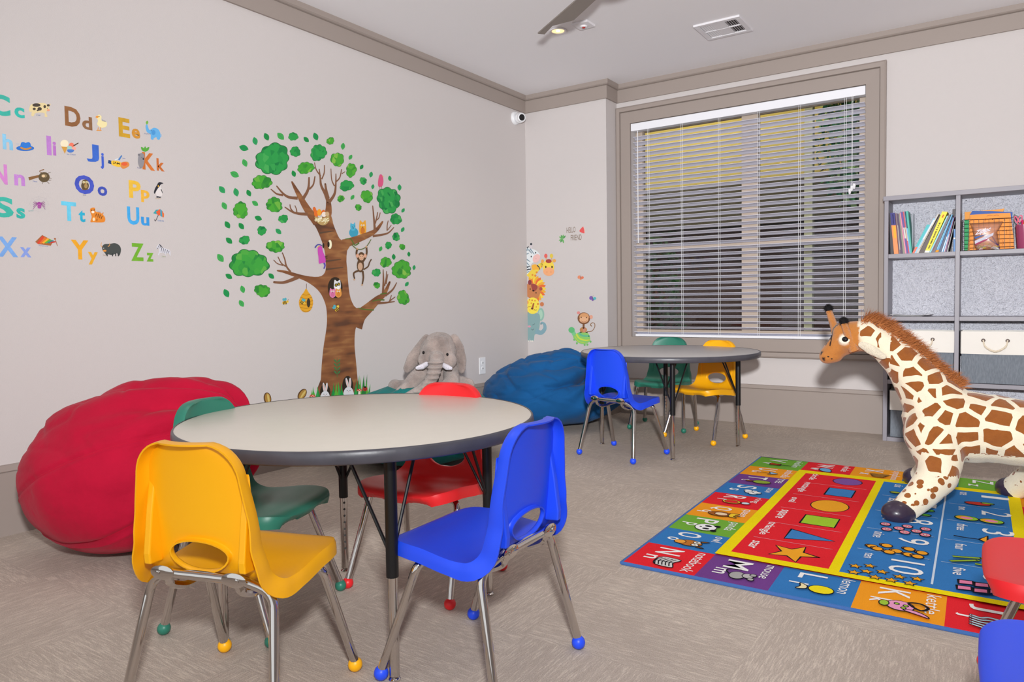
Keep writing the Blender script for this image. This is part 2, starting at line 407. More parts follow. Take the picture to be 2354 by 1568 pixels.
# ================================================================ LIGHTS, CAMERA
def lamp(name,typ,loc,power,col=(1,1,1),rot=(0,0,0),**k):
    l=bpy.data.lights.new(name,typ); l.energy=power; l.color=col
    for a,v in k.items(): setattr(l,a,v)
    o=bpy.data.objects.new(name,l); COL.objects.link(o); o.location=loc; o.rotation_euler=rot; return o
fl=lamp('camera_flash','SPOT',(.05,-.02,1.20),1.0,(.975,.99,1),rot=(math.radians(89),0,math.radians(24)),shadow_soft_size=.06,spot_size=math.radians(178),spot_blend=1.0)
FLASH=208.0
fl.data.use_nodes=True; nt=fl.data.node_tree; em=nt.nodes['Emission']; fo=nt.nodes.new('ShaderNodeLightFalloff'); fo.inputs['Strength'].default_value=FLASH; fo.inputs['Smooth'].default_value=8; nt.links.new(fo.outputs['Linear'],em.inputs['Strength'])
for x,y in ((-2.185,3.714),(-2.185,1.2),(.2,1.2),(.2,3.714),(-.95,-.6)):
    lamp('downlight_lamp','SPOT',(x,y,ZC-.03),9,(1,.88,.74),spot_size=math.radians(130),spot_blend=.8,shadow_soft_size=.05)
lamp('porch_lamp','POINT',(-2.5,6.0,3.2),55,(1,.88,.6),shadow_soft_size=.1)
w=bpy.data.worlds.new('World'); sc.world=w; w.use_nodes=True; bg=w.node_tree.nodes['Background']; bg.inputs[0].default_value=(.93,.97,1,1); bg.inputs[1].default_value=1.05
cam=bpy.data.cameras.new('camera'); co=bpy.data.objects.new('camera',cam); COL.objects.link(co); sc.camera=co
cam.sensor_width=36; cam.lens=F/2354*36; cam.shift_x=0; cam.shift_y=-(784-CY)/2354; cam.clip_start=.05
co.matrix_world=Matrix(((RT.x,UP.x,-FW.x,0),(RT.y,UP.y,-FW.y,0),(RT.z,UP.z,-FW.z,CAMH),(0,0,0,1)))
sc.view_settings.view_transform='Standard'; sc.view_settings.look='None'; sc.view_settings.exposure=0; sc.view_settings.gamma=1
# ================================================================ CHAIRS
def plastic(name,h):
    m=mat(name,h,.38,spec=.45,bump=.05,bscale=900); return m
PL={'yellow':plastic('yellow_plastic','#ffb60a'),'green':plastic('green_plastic','#2e7a66'),'red':plastic('red_plastic','#e8262b'),'blue':plastic('blue_plastic','#2350f2')}
PROF=[(.168,.303),(.160,.311),(.13,.317),(.06,.316),(-.02,.306),(-.066,.304),(-.092,.314),(-.107,.340),(-.114,.385),(-.122,.46),(-.132,.53),(-.143,.592)]
def shell_mesh():
    C=crom([(0,y,z) for y,z in PROF],10); L=[0]
    for a,b in zip(C,C[1:]): L.append(L[-1]+(b-a).length)
    T=L[-1]
    def at(s):
        s=min(max(s,0),T); i=0
        while i<len(L)-2 and L[i+1]<s: i+=1
        t=(s-L[i])/(L[i+1]-L[i]); p=C[i].lerp(C[i+1],t); d=(C[i+1]-C[i]).normalized(); return p,Vector((0,d.z,-d.y))   # normal: seat up / back forward
    sb=next(L[i] for i in range(len(C)) if C[i].y<-.105)
    def lerp(tab,s):
        for (a,x),(b,y) in zip(tab,tab[1:]):
            if s<=b: t=(s-a)/(b-a) if b>a else 0; t=max(0,t); t=t*t*(3-2*t); return x+(y-x)*t
        return tab[-1][1]
    HW=[(0,.147),(.10,.160),(.20,.163),(sb-.05,.160),(sb,.143),(sb+.06,.131),(T,.109)]
    FW_=[(0,.028),(.2,.029),(sb-.05,.034),(sb,.040),(sb+.05,.038),(sb+.12,.031),(T,.025)]
    rc0,rc1=.050,.052
    ss=[0]
    def dense(a,b,rc,n): return [a+(b-a)*(1-math.cos(PI/2*k/n)) for k in range(1,n+1)]
    ss=[0]+[rc0*(1-math.cos(PI/2*k/7)) for k in range(1,8)]
    mid=46; ss+= [rc0+(T-rc1-rc0)*k/mid for k in range(1,mid+1)]
    ss+=[T-rc1*(1-math.sin(PI/2*k/7)) if False else T-rc1+rc1*math.sin(PI/2*k/7) for k in range(1,8)]
    nt=37; bm=bmesh.new(); G=[]; par={}
    for s in ss:
        hw=lerp(HW,s)
        if s<rc0: d=rc0-s; hw=hw-rc0+math.sqrt(max(0,rc0*rc0-d*d))
        if s>T-rc1: d=s-(T-rc1); hw=hw-rc1+math.sqrt(max(0,rc1*rc1-d*d))
        row=[]
        for k in range(nt):
            t=-1+2*k/(nt-1)
            xq=t*hw/.109; se=s-.010*xq*xq*max(0,(s-sb)/(T-sb))**2+.006*xq*xq*max(0,1-s/.12)
            p,n=at(se)
            w=lerp([(0,0),(.06,.006),(sb-.02,.012),(sb+.08,.016),(T,.014)],s)
            p=p-n*(w*(1-t*t)); p.x=t*hw
            v=bm.verts.new(p); par[v]=(t*hw,s,n); row.append(v)
        G.append(row)
    for a,b in zip(G,G[1:]):
        for k in range(nt-1): bm.faces.new((a[k],a[k+1],b[k+1],b[k]))
    # hand hole
    sh=sb+.028; hx,hs=.073,.034
    def e(v): x,s,_=par[v]; return math.hypot(x/hx,(s-sh)/hs)
    kill=[f for f in bm.faces if sum(e(v) for v in f.verts)/4<1.0]
    bmesh.ops.delete(bm,geom=kill,context='FACES')
    loose=[v for v in bm.verts if not v.link_faces]; [bm.verts.remove(v) for v in loose]
    bm.edges.ensure_lookup_table()
    be=[x for x in bm.edges if x.is_boundary]
    inner=set(v for x in be for v in x.verts if e(v)<1.6)
    for v in inner:
        x,s,n=par[v]; q=e(v)
        x2=x/q; s2=sh+(s-sh)/q
        p,n2=at(s2); w=.014; hw=.14; p=p-n2*(w*(1-(x2/hw)**2)); v.co=Vector((x2,p.y,p.z)); par[v]=(x2,s2,n2)
    def flange(edges,wf,out):
        r=bmesh.ops.extrude_edge_only(bm,edges=edges); nv=[g for g in r['geom'] if isinstance(g,bmesh.types.BMVert)]
        ne=[g for g in r['geom'] if isinstance(g,bmesh.types.BMEdge)]
        return nv,[x for x in ne if x.is_boundary]
    outer=[x for x in be if not(x.verts[0] in inner and x.verts[1] in inner)]
    inn=[x for x in be if x.verts[0] in inner and x.verts[1] in inner]
    def lookup(v): return min(par,key=lambda q:(q.co-v.co).length_squared) if v not in par else v
    cen=Vector((0,0,0))
    for edges,fn in ((outer,lambda s:lerp(FW_,s)),(inn,lambda s:.010)):
        src={}
        cur=edges
        for step,(dn,do) in enumerate(((.22,.0028),(.35,.0012),(.43,.0008))):
            r=bmesh.ops.extrude_edge_only(bm,edges=cur); nv=[g for g in r['geom'] if isinstance(g,bmesh.types.BMVert)]
            ne=[g for g in r['geom'] if isinstance(g,bmesh.types.BMEdge) and g.is_boundary]
            for v in nv:
                o=[x.other_vert(v) for x in v.link_edges if x.other_vert(v) in par and x.other_vert(v) not in nv]
                x,s,n=par[o[0]]
                d=Vector((x,0,0)); 
                tdir=at(s+.004)[0]-at(s-.004)[0]; tdir.normalize()
                if fn(0)==.010: od=-(Vector((x/hx,0,0))+tdir*((s-sh)/hs)).normalized()
                else:
                    ex=min(1,max(0,(abs(x)-.06)/.05)); eb=1 if s>T-.03 else (-1 if s<.03 else 0)
                    od=Vector((math.copysign(ex,x),0,0))+tdir*eb*(1-.4*ex)
                    if od.length>1e-4: od.normalize()
                v.co=v.co-n*fn(s)*dn+od*do*(1.0 if fn(0)!=.010 else .4); par[v]=(x,s,n)
            cur=ne
    me=bpy.data.meshes.new('seat_shell'); bm.to_mesh(me); bm.free()
    o=bpy.data.objects.new('seat_shell',me); COL.objects.link(o)
    bake(o,('SOLIDIFY',dict(thickness=.0035,offset=-1)))
    o.data.shade_smooth(); o.data.set_sharp_from_angle(angle=math.radians(55)); return o
def bend(pts,r=.04,n=6):
    P=[Vector(p) for p in pts]; out=[P[0]]
    for a,b,c in zip(P,P[1:],P[2:]):
        u=(a-b); v=(c-b); q=min(r,u.length*.45,v.length*.45); s_=b+u.normalized()*q; e_=b+v.normalized()*q
        for k in range(n+1):
            t=k/n; out.append(s_.lerp(b,t).lerp(b.lerp(e_,t),t))
    out.append(P[-1]); return out
TUBE=.0102
def make_chair(kind,label,group):
    root=empty('stacking_chair'); tag(root,label,'chair',group); pm=PL[kind]
    sh=shell_mesh(); sh.parent=root; sh.data.materials.clear(); sh.data.materials.append(pm)
    # two moulded ribs down the rear of the backrest
    for sx in (-1,1):
        mb=MB(); x0=.104*sx
        mb.prism([(x0,y,z) for y,z in ((-.124,.53),(-.139,.44),(-.149,.36),(-.147,.338),(-.112,.335),(-.113,.42))],(.016*sx,0,0))
        mb.build('back_rib',pm,root,bevel=.003)
    # frame: front hoop under the seat, rear hoop carrying the back bar
    mb=MB().tube(bend([(-.13,.062,.281),(.13,.062,.281)]),TUBE,10); 
    for q in (-.085,.085): mb.tube(bend([(q,.062,.279),(q,-.072,.268),(q,-.118,.289),(q,-.128,.316)],.02,4),TUBE*.8,8)
    mb.build('under_frame',m_chrome,root,smooth=True)
    mb=MB().tube([(-.085,-.128,.318),(.085,-.128,.318)],TUBE,12)
    for sx in (-1,1):
        mb.lathe([(0,0),(.014,.0),(.015,.004),(.012,.006),(0,.006)],(.085*sx,-.134,.320),18,Matrix.Rotation(PI/2,3,'X')@Matrix.Scale(1.9,3,Vector((1,0,0))))
        mb.lathe([(.005,0),(.005,.003),(0,.0045)],(.094*sx,-.139,.320),10,Matrix.Rotation(PI/2,3,'X'))
    mb.build('back_bar',m_chrome,root,smooth=True)
    for sx,sy in ((-1,1),(1,1),(-1,-1),(1,-1)):
        if sy>0: p=bend([(.10*sx,.062,.281),(.155*sx,.066,.279),(.18*sx,.157,.026)],.05)
        else: p=bend([(.085*sx,-.120,.316),(.148*sx,-.098,.286),(.18*sx,-.157,.026)],.045)
        lg=MB().tube(p,TUBE,10).build('leg',m_chrome,root,smooth=True)
        ft=MB().ell((.18*sx,.159*sy,.0168),.0168,seg=16,rings=10).build('ball_foot',pm,lg,smooth=True)
    return root
def retint(o,pm):
    for s_ in o.material_slots:
        if s_.material in PL.values(): s_.link='OBJECT'; s_.material=pm
def dup(o,parent=None):
    c=o.copy(); COL.objects.link(c)
    if parent: c.parent=parent
    for ch in list(o.children): dup(ch,c)
    return c
def recol(o,pm):
    retint(o,pm)
    for ch in o.children: recol(ch,pm)
G1='children\'s chairs around the near table'; G2='children\'s chairs around the far table'; G3='chairs at the right edge of the rug'
CH=[('yellow',(-1.358,.929),18.1,'yellow plastic chair with chrome legs, back to the viewer at the near table',G1),
('green',(-1.71,1.217),-70.1,'green plastic chair between the red bean bag and the near table',G1),
('red',(-1.461,1.647),187.8,'red plastic chair behind the near table, seat tucked under it',G1),
('blue',(-1.004,1.326),91.8,'blue plastic chair at the right side of the near table',G1),
('blue',(-1.721,3.579),-10.4,'blue plastic chair with chrome legs at the left of the far table',G2),
('green',(-1.856,4.479),185.7,'green plastic chair behind the far table under the window',G2),
('yellow',(-1.498,4.2575),162.9,'yellow plastic chair behind the far table under the window',G2),
('red',(.143,1.76),92,'red plastic chair cut by the right edge beside the rug',G3),
('blue',(.148,1.275),92,'blue plastic chair cut by the lower right corner of the photo',G3)]
proto=None
for kind,(x,y),a,lab,g in CH:
    if proto is None: o=proto=make_chair(kind,lab,g)
    else: o=dup(proto); recol(o,PL[kind]); o['label']=lab; o['group']=g
    o.location=(x,y,0); o.rotation_euler=(0,0,math.radians(a))
# ================================================================ TABLES
m_top=mat('table_laminate','#dcd6cb',.34,spec=.45,var=.03,vscale=30)
m_top2=mat('table_laminate_grey','#c2bfbc',.36,spec=.5,var=.03,vscale=30)
m_hole=mat('leg_hole_dark','#3a3836',.5)
def table(c,r,ztop,legr,ang,label,topm):
    root=empty('round_table',(c[0],c[1],0)); tag(root,label,'table','round activity tables')
    t=MB().lathe([(0,ztop),(r-.006,ztop),(r-.004,ztop-.001),(r-.004,ztop-.024),(0,ztop-.024)],seg=96).build('tabletop',topm,root,smooth=True,angle=30)
    MB().lathe([(r-.005,ztop+.0006),(r-.002,ztop+.0008),(r+.001,ztop-.003),(r+.002,ztop-.014),(r+.001,ztop-.026),(r-.003,ztop-.030),(r-.012,ztop-.030),(r-.012,ztop-.024)],seg=96).build('edge_band',m_edge,root,smooth=True,angle=60)
    for k in range(4):
        a=ang+k*PI/2; x,y=legr*math.cos(a),legr*math.sin(a)
        lg=MB().tube([(x,y,ztop-.025),(x,y,.24)],.0142,14).lathe([(.0142,0),(.03,.0),(.03,.004),(.0142,.004)],(x,y,ztop-.030),14).build('leg',m_black,root,smooth=True,angle=50)
        low=MB(); low.use(m_chrome).tube([(x,y,.245),(x,y,.012)],.0118,14)
        ix,iy=-math.cos(a),-math.sin(a)
        low.use(m_hole)
        for j in range(8):
            z=.225-j*.021; p=Vector((x+ix*.0119,y+iy*.0119,z)); low.lathe([(0,0),(.0036,0)],p,8,Vector((ix,iy,0)).to_track_quat('Z','Y').to_matrix())
        low.build('leg_extension',m_chrome,lg,smooth=True,angle=50)
        MB().lathe([(.0,0),(.013,0),(.014,.004),(.011,.008),(.006,.010),(.006,.016)],(x,y,0),14).build('glide',m_chrome,lg,smooth=True)
        for sg in (-1,1):
            q=a+PI+sg*.75; e=(x+.13*math.cos(q),y+.13*math.sin(q),ztop-.026)
            MB().tube([(x+.010*math.cos(q),y+.010*math.sin(q),.30),e],.0042,8).build('brace',m_black,root,smooth=True)
    return root
table((-1.430,1.357),.4660,.5535,.360,math.atan2(1.138-1.337,-1.132+1.430),'near round table with pale grey laminate top and black edge band',m_top)
table((-1.597,3.938),.5065,.5555,.389,math.atan2(3.585-3.938,-1.433+1.597),'far round table with grey top standing in front of the window',m_top2)
# ================================================================ BEAN BAGS
def suede(name,h):
    s=NT(name,.85,.15); s.b.inputs['Sheen Weight'].default_value=.06; o=s.obj(); n=s.noise(o,5,4,.6); n2=s.noise(o,40,3)
    c=lin(h); d=tuple(x*.72 for x in c[:3])+(1,); l_=tuple(min(1,x*1.18) for x in c[:3])+(1,)
    s.color(s.mix(s.math('MULTIPLY',n,1.0),d,l_)); s.bump(s.math('ADD',n2,s.math('MULTIPLY',n,2)),.25,.006); return s.m
def beanbag(name,label,c,R,axis,h,tail=.25,neck=.10,seams=6,wr=.03,k=9,seed=1,lim=None,roll=0,floor=.0,cr=.015,span=1.25):
    # sewn from wedge panels that meet at the gathered end: the axis points to that end
    A=Vector(axis).normalized(); B=A.orthogonal().normalized(); B=(Matrix.Rotation(roll,3,A)@B); Cx=A.cross(B)
    nu,nv=160,110; mb=MB(); rows=[]; rd=random.Random(seed); ph=[rd.random()*6 for _ in range(8)]
    for j in range(nv+1):
        v=j/nv; row=[]
        th=PI*(1-v)         # PI = far pole, 0 = gathered end
        for i in range(nu):
            a=2*PI*i/nu
            st,ct=math.sin(th),math.cos(th)
            q=max(0,1-th/span)             # closeness to gathered end
            d=A*ct+(B*math.cos(a)+Cx*math.sin(a))*st
            p=Vector((d.x*R[0],d.y*R[1],d.z*R[2]))
            # neck of loose gathered cloth
            p+=Vector((A.x*R[0],A.y*R[1],A.z*R[2]))*(tail*q**2.2)
            if q>0:
                rad=(B*math.cos(a)+Cx*math.sin(a)); p+=rad*(neck*q**1.5)*(.5+.5*min(1,th*6))
            w=math.sin(k*a+ph[0]+2*math.sin(3*a+ph[1]))+.6*math.sin((k+4)*a+ph[2])
            p+=d*(wr*w*q**1.2)
            n1=noise.noise(p*3.1+Vector((seed,0,0))); n2=noise.noise(p*8+Vector((0,seed,0)))
            p+=d*(.030*n1+.010*n2)
            rn=noise.noise(Vector((p.x*2.2,p.y*2.2,p.z*6.5))+Vector((seed*3.1,0,0))); rn2=noise.noise(Vector((p.x*6,p.y*6,p.z*15))+Vector((seed*1.7,4,0)))
            up_=max(0,min(1,.35+d.z*.9)); p-=d*(cr*(max(0,1-abs(rn)*7)+.5*max(0,1-abs(rn2)*5))*up_)
            # crease wrinkles near the floor and seams
            sg=abs(math.sin(seams*a/2+ph[3])); p-=d*(.014*math.exp(-(sg/.045)**2))*min(1,st*2)
            g=abs(math.sin(seams*a/2+ph[3]-.16)); p+=d*(.006*math.exp(-(g/.06)**2))*min(1,st*2)
            p+=Vector(c)
            row.append(p)
        rows.append(row)
    def fix(p):
        z0=floor+.003
        if p.z<z0+.09:
            t=p.z-z0; p.z=z0+max(0,(t+.09)**2/.36 if t>-.09 else 0)
        if lim:
            for ax,lo,sg in lim:
                t=(p[ax]-lo)*sg
                if t<.06: p[ax]=lo+sg*max(.004,(t+.06)**2/.24 if t>-.06 else .004)
        return p
    V=[]
    for j,row in enumerate(rows):
        if j in (0,): V.append([mb.bm.verts.new(fix(row[0]))])
        else: V.append([mb.bm.verts.new(fix(p)) for p in row])
    last=V[-1]; PV=[[v.co[:] for v in r_]*(1 if len(r_)>1 else nu) for r_ in V]
    for a,b in zip(V,V[1:]):
        for i in range(nu):
            q=[a[i%len(a)],a[(i+1)%len(a)],b[(i+1)%len(b)],b[i%len(b)]]; u=[]
            for x in q:
                if x not in u: u.append(x)
            if len(u)>2: mb.face(u)
    mb.face(last)
    o=mb.build(name,suede(name+'_suede_'+h.lstrip('#'),h),None,smooth=True,angle=0); tag(o,label,'bean bag','bean bag chairs along the left wall')
    for m_ in range(seams):
        i=int(round((2*(m_*PI-ph[3])/seams)/(2*PI)*nu))%nu
        P=[V[j][i].co.copy() if False else Vector(PV[j][i]) for j in range(6,nv-14,2)]
        MB().tube(P,.0028,6).build('seam',o.data.materials[0],o,smooth=True)
    return o
WALL=[(0,XL+.002,1)]; CORN=[(0,XL+.002,1),(1,YP-.002,-1)]
beanbag('bean_bag','large red suede bean bag against the left wall',(-2.565,1.318,.268),(.315,.325,.305),(.66,.46,.34),'#b80e33',tail=.36,neck=.10,seams=7,seed=3,lim=WALL,roll=.5,k=8,wr=.040,cr=.012,span=1.45)
beanbag('bean_bag','flattened teal bean bag under the plush elephant, behind the near table',(-2.63,2.93,.19),(.40,.44,.235),(.2,-.75,.35),'#147a78',tail=.2,neck=.06,seams=6,seed=8,lim=WALL,wr=.02)
beanbag('bean_bag','blue suede bean bag in the corner behind the far table',(-2.60,4.26,.222),(.46,.47,.25),(.66,-.02,.55),'#15568f',tail=.02,neck=.10,seams=5,seed=5,lim=CORN,wr=.040,k=8,roll=.9,cr=.030,span=1.5)
# ================================================================ PLUSH ELEPHANT (sits on the teal bag)
def plush(name,h,var=.25,sc=14):
    s=NT(name,.95,.1); s.b.inputs['Sheen Weight'].default_value=.5; o=s.obj(); n=s.noise(o,sc,5,.65); f=s.noise(o,260,2)
    c=lin(h); nn=s.math('ADD',.5,s.math('MULTIPLY',s.math('SUBTRACT',n,.5),2.4)); nn.node.use_clamp=True; s.color(s.mix(nn,tuple(x*(1-var) for x in c[:3])+(1,),tuple(min(1,x*(1+var)) for x in c[:3])+(1,))); s.bump(s.math('ADD',f,s.math('MULTIPLY',n,4)),.7,.010); return s.m
m_eleph=plush('elephant_plush','#a09089',.42,9); m_tusk=plush('tusk_felt','#e9e4ee',.04); m_eye=mat('glass_eye','#100e10',.08,spec=.6)
ED=3.93        # distance of the elephant along the viewing axis
eo=ray(1000,900); eo=eo*(ED/eo.dot(FW))+Vector((0,0,CAMH))
el=empty('plush_elephant',(eo.x,eo.y,eo.z)); tag(el,'grey plush elephant with white tusks sitting on the teal bean bag','plush toy')
eX=Vector((RT.x,RT.y,0)).normalized(); eY=Vector((-eX.y,eX.x,0)); PXM=F/ED
def E(u,v,d=0): # picture-scale layout of the toy; d = towards the viewer, metres
    return eX*((u-1000)/PXM)-eY*d+Vector((0,0,(900-v)/PXM))
mb=MB()
R_=lambda px:px/PXM
mb.ell(E(1012,850,.0),(R_(44),R_(40),R_(48)))                           # torso
mb.ell(E(1013,806,.10),(R_(42),R_(42),R_(40))); mb.ell(E(1016,783,.11),(R_(30),R_(34),R_(22)))  # head, brow dome
mb.ell(E(990,822,.15),R_(20)); mb.ell(E(1037,824,.15),R_(20))          # cheeks
tr=[E(1014,818,.20),E(1012,835,.235),E(1008,853,.25),E(1000,868,.255),E(985,882,.26),E(965,893,.27),E(945,902,.28)]
chain(mb,tr,[R_(17),R_(15),R_(13.5),R_(13),R_(13),R_(12.5),R_(11)])
for i,(u,v) in enumerate(((1014,824),(1013,835),(1010,846),(1006,857),(999,867),(990,876),(978,884))): mb.ell(E(u,v,.255+.004*i),(R_(18-i*.5),R_(17),R_(4.0)),Matrix.Rotation(math.radians(34.43),3,'Z'))
chain(mb,[E(982,846,.08),E(962,868,.14),E(945,888,.20)],[R_(18),R_(20),R_(17)]); mb.ell(E(940,892,.21),(R_(19),R_(17),R_(17)))
chain(mb,[E(1040,850,.08),E(1044,872,.15),E(1028,888,.21)],[R_(18),R_(19),R_(17)]); mb.ell(E(1022,890,.22),(R_(20),R_(16),R_(15)))
chain(mb,[E(985,882,.0),E(950,888,.07),E(922,884,.11)],[R_(22),R_(20),R_(16)]); mb.ell(E(917,882,.12),(R_(18),R_(14),R_(17)))
chain(mb,[E(1035,880,.0),E(1060,880,.07),E(1075,880,.12)],[R_(22),R_(19),R_(16)]); mb.ell(E(1078,879,.13),(R_(18),R_(14),R_(15)))
organic(mb,'body',m_eleph,el,.006,3)
for sg,pts in ((-1,[(986,782,.06),(970,804,.04),(952,826,.03),(940,844,.04)]),(1,[(1048,782,.06),(1056,802,.05),(1061,826,.05),(1064,846,.07)])):
    mb=MB(); rs=[(16,9),(19,22),(19,24),(12,14)]
    P=[E(*q) for q in pts]
    for i in range(3):
        for j in range(9):
            t=j/8; p=P[i].lerp(P[i+1],t); a=rs[i][0]+(rs[i+1][0]-rs[i][0])*t
            mb.ell(p,(R_(a*.8),R_(6.5),R_(a)),Matrix.Rotation(math.radians(34.43),3,'Z'),seg=12,rings=8)
    organic(mb,'ear',m_eleph,el,.006,5)
for pts in ([(992,829,.20),(984,834,.22),(973,836,.235)],[(1028,832,.20),(1037,836,.22),(1046,838,.235)]):
    mb=MB(); chain(mb,[E(*q) for q in pts],[R_(5.5),R_(6.5),R_(4)]); organic(mb,'tusk',m_tusk,el,.004,3)
for u,v in ((985.5,804),(1037.5,809)): MB().ell(E(u,v,.195 if u<1000 else .195),(R_(2.6),R_(3),R_(3.6))).build('eye',m_eye,el,smooth=True)
# ================================================================ PLUSH GIRAFFE
def giraffe_mat():
    s=NT('giraffe_plush',.9,.12); s.b.inputs['Sheen Weight'].default_value=.35; o=s.obj()
    at=lambda n:(lambda x:(setattr(x,'attribute_name',n),x.outputs['Fac'])[1])(s.n('ShaderNodeAttribute'))
    wob=s.n('ShaderNodeTexNoise'); wob.inputs['Scale'].default_value=9; s.l(o,wob.inputs['Vector'])
    sub=s.n('ShaderNodeVectorMath',operation='MULTIPLY_ADD'); s.l(wob.outputs['Color'],sub.inputs[0]); sub.inputs[1].default_value=(.022,.022,.022); s.l(o,sub.inputs[2])
    def vor(sc,feat,rnd):
        v=s.n('ShaderNodeTexVoronoi'); v.feature=feat; v.inputs['Scale'].default_value=sc; v.inputs['Randomness'].default_value=rnd; s.l(sub.outputs[0],v.inputs['Vector']); return v.outputs['Distance']
    big=s.math('GREATER_THAN',vor(13.5,'DISTANCE_TO_EDGE',.75),.12)
    med=s.math('GREATER_THAN',vor(17,'DISTANCE_TO_EDGE',.8),.15)
    sm=s.math('LESS_THAN',vor(31,'F1',.9),.37)
    z=at('zone')   # 0 body, .5 upper leg, 1 lower leg
    m=s.math('ADD',s.math('MULTIPLY',big,s.math('LESS_THAN',z,.4)),s.math('MULTIPLY',med,s.math('MULTIPLY',s.math('GREATER_THAN',z,.4),s.math('LESS_THAN',z,.6))))
    m=s.math('ADD',m,s.math('MULTIPLY',sm,s.math('MULTIPLY',s.math('GREATER_THAN',z,.6),s.math('LESS_THAN',z,.9))))
    n=s.noise(o,30,4,.6)
    br=s.mix(n,lin('#84491f'),lin('#a8652e')); cr=s.mix(n,lin('#efe2c4'),lin('#f6ecd6'))
    c=s.mix(m,cr,br)
    fc=s.mix(n,lin('#b5702f'),lin('#d08a48')); c=s.mix(at('face'),c,fc); c=s.mix(at('dark'),c,lin('#2a1c18')); c=s.mix(at('pale'),c,lin('#f4ead6'))
    s.color(c); s.bump(s.math('ADD',s.noise(o,300,2),n),.45,.005); return s.m
GY=3.33
gi=empty('plush_giraffe',(-.1,GY,0)); tag(gi,'large plush giraffe with brown patches standing on the rug','plush toy')
GO=Vector((-.1,GY,0))
def G(x,z,y=0): return Vector((x,GY+y,z))-GO
gm=giraffe_mat(); mb=MB()
chain(mb,[G(-.165,.335),G(-.02,.335),G(.16,.315),G(.26,.31)],[.150,.135,.122,.130])       # barrel
chain(mb,[G(-.215,.36),G(-.20,.31)],[.125,.13])
chain(mb,[G(-.205,.40),G(-.265,.49),G(-.325,.575),G(-.395,.645),G(-.455,.685)],[.125,.100,.078,.066,.064],.3)  # neck
chain(mb,[G(-.465,.692),G(-.53,.678),G(-.585,.640),G(-.620,.602)],[.066,.062,.048,.038],.3)   # head, muzzle
mb.ell(G(-.625,.598),(.034,.040,.034)); mb.ell(G(-.600,.60),(.04,.038,.03))
chain(mb,[G(-.50,.70,.0),G(-.56,.70,.0)],[.055,.048],.3)
for sy in (-1,1): mb.ell(G(-.535,.665,.045*sy),(.035,.022,.035))
# front near leg, front far leg, hind legs
for pts in ([G(-.215,.31,-.06),G(-.195,.22,-.12),G(-.195,.165,-.17),G(-.245,.10,-.235),G(-.300,.045,-.30)],[G(-.20,.30,.06),G(-.20,.20,.15),G(-.235,.12,.22),G(-.29,.05,.29)]):
    n=len(pts); chain(mb,pts,[.115,.085,.072,.058,.048][:n] if n==5 else [.10,.075,.060,.048],.3)
chain(mb,[G(.24,.30,.05),G(.19,.20,.15),G(.12,.12,.23),G(.055,.05,.29)],[.12,.085,.062,.050],.3)
chain(mb,[G(.25,.30,-.05),G(.24,.19,-.16),G(.20,.11,-.25),G(.15,.05,-.32)],[.12,.085,.062,.050],.3)
body=organic(mb,'body',gm,gi,.0085,5)
me=body.data; nV=len(me.vertices)
zone=me.attributes.new('zone','FLOAT','POINT'); face=me.attributes.new('face','FLOAT','POINT'); dark=me.attributes.new('dark','FLOAT','POINT'); pale=me.attributes.new('pale','FLOAT','POINT')
for i,v in enumerate(me.vertices):
    p=v.co+GO; z=0
    y=abs(p.y-GY)
    if p.z<.255 and p.z<.30: z=.5 if p.z>.175 else (.8 if p.z>.075 else 1.0)
    if p.z<.25 and -.10<p.x<.10 and y<.13: z=1.0            # plain belly
    if z==0 and p.x<-.37: z=.5
    zone.data[i].value=z
    hd=(p.x+.47)*-1-(p.z-.66)*.35
    f=1 if (p.x<-.49 and hd>.0) else (0 if p.x>-.46 or p.z<.5 else max(0,min(1,hd/.03)))
    face.data[i].value=max(0,min(1,f))
    ex=(p-Vector((-.548,GY-.06,.676))).length
    pale.data[i].value=max(0,min(1,(.029-ex)/.010))*.9 if p.y<GY else 0
    # two dark stripes down the brow, dark nostril and mouth
    dk=0
    if p.x<-.52:
        for yy,s0 in ((-.018,0),(.012,0)):
            if abs(p.y-GY-yy)<.006 and -.63<p.x<-.575 and p.z>.62: dk=1
        for q in (Vector((-.642,GY-.022,.612)),Vector((-.632,GY-.034,.588))):
            if (p-q).length<.008: dk=1
    dark.data[i].value=dk
from mathutils.bvhtree import BVHTree
_bv=BVHTree.FromPolygons([v.co+GO for v in me.vertices],[p.vertices[:] for p in me.polygons])
def hit(u,v):
    d=ray(u,v).normalized(); h=_bv.ray_cast(Vector((0,0,CAMH)),d); return (h[0]-GO,h[1]) if h[0] else (None,None)
m_face_dark=mat('face_marking_dark','#2c1d18',.8); m_face_pale=mat('face_marking_pale','#f3e8d4',.9,bump=.3,bscale=300)
def patch(name,u,v,rx,rz,th,m,rot=0,par=gi):
    p,n=hit(u,v)
    if p is None: return None
    q=n.to_track_quat('Z','Y').to_matrix()@Matrix.Rotation(rot,3,'Z'); o=MB().ell(p,(rx,rz,th),q,seg=20,rings=10).build(name,m,par,smooth=True); return p,n
patch('eye_surround',1941,781,.022,.018,.003,m_face_pale)
e_=patch('eye',1943,780,.0135,.012,.010,m_eye)
e2_=MB().ell(G(-.548,.676,.061),(.016,.012,.016)).build('eye',m_eye,gi,smooth=True)
for pts in (((1899,768),(1897,785),(1895,800)),((1912,771),(1911,783),(1908,796))):
    for a_,b_ in zip(pts,pts[1:]):
        pa,na=hit(*a_); pb,nb=hit(*b_)
        if pa and pb: MB().tube([pa,(pa+pb)/2+na*.001,pb],[.0022,.0034,.0022],8).build('nose_stripe',m_face_dark,gi,smooth=True)
for u,v in ((1904,820),(1912,825)): patch('nostril',u,v,.0042,.003,.002,m_face_dark)
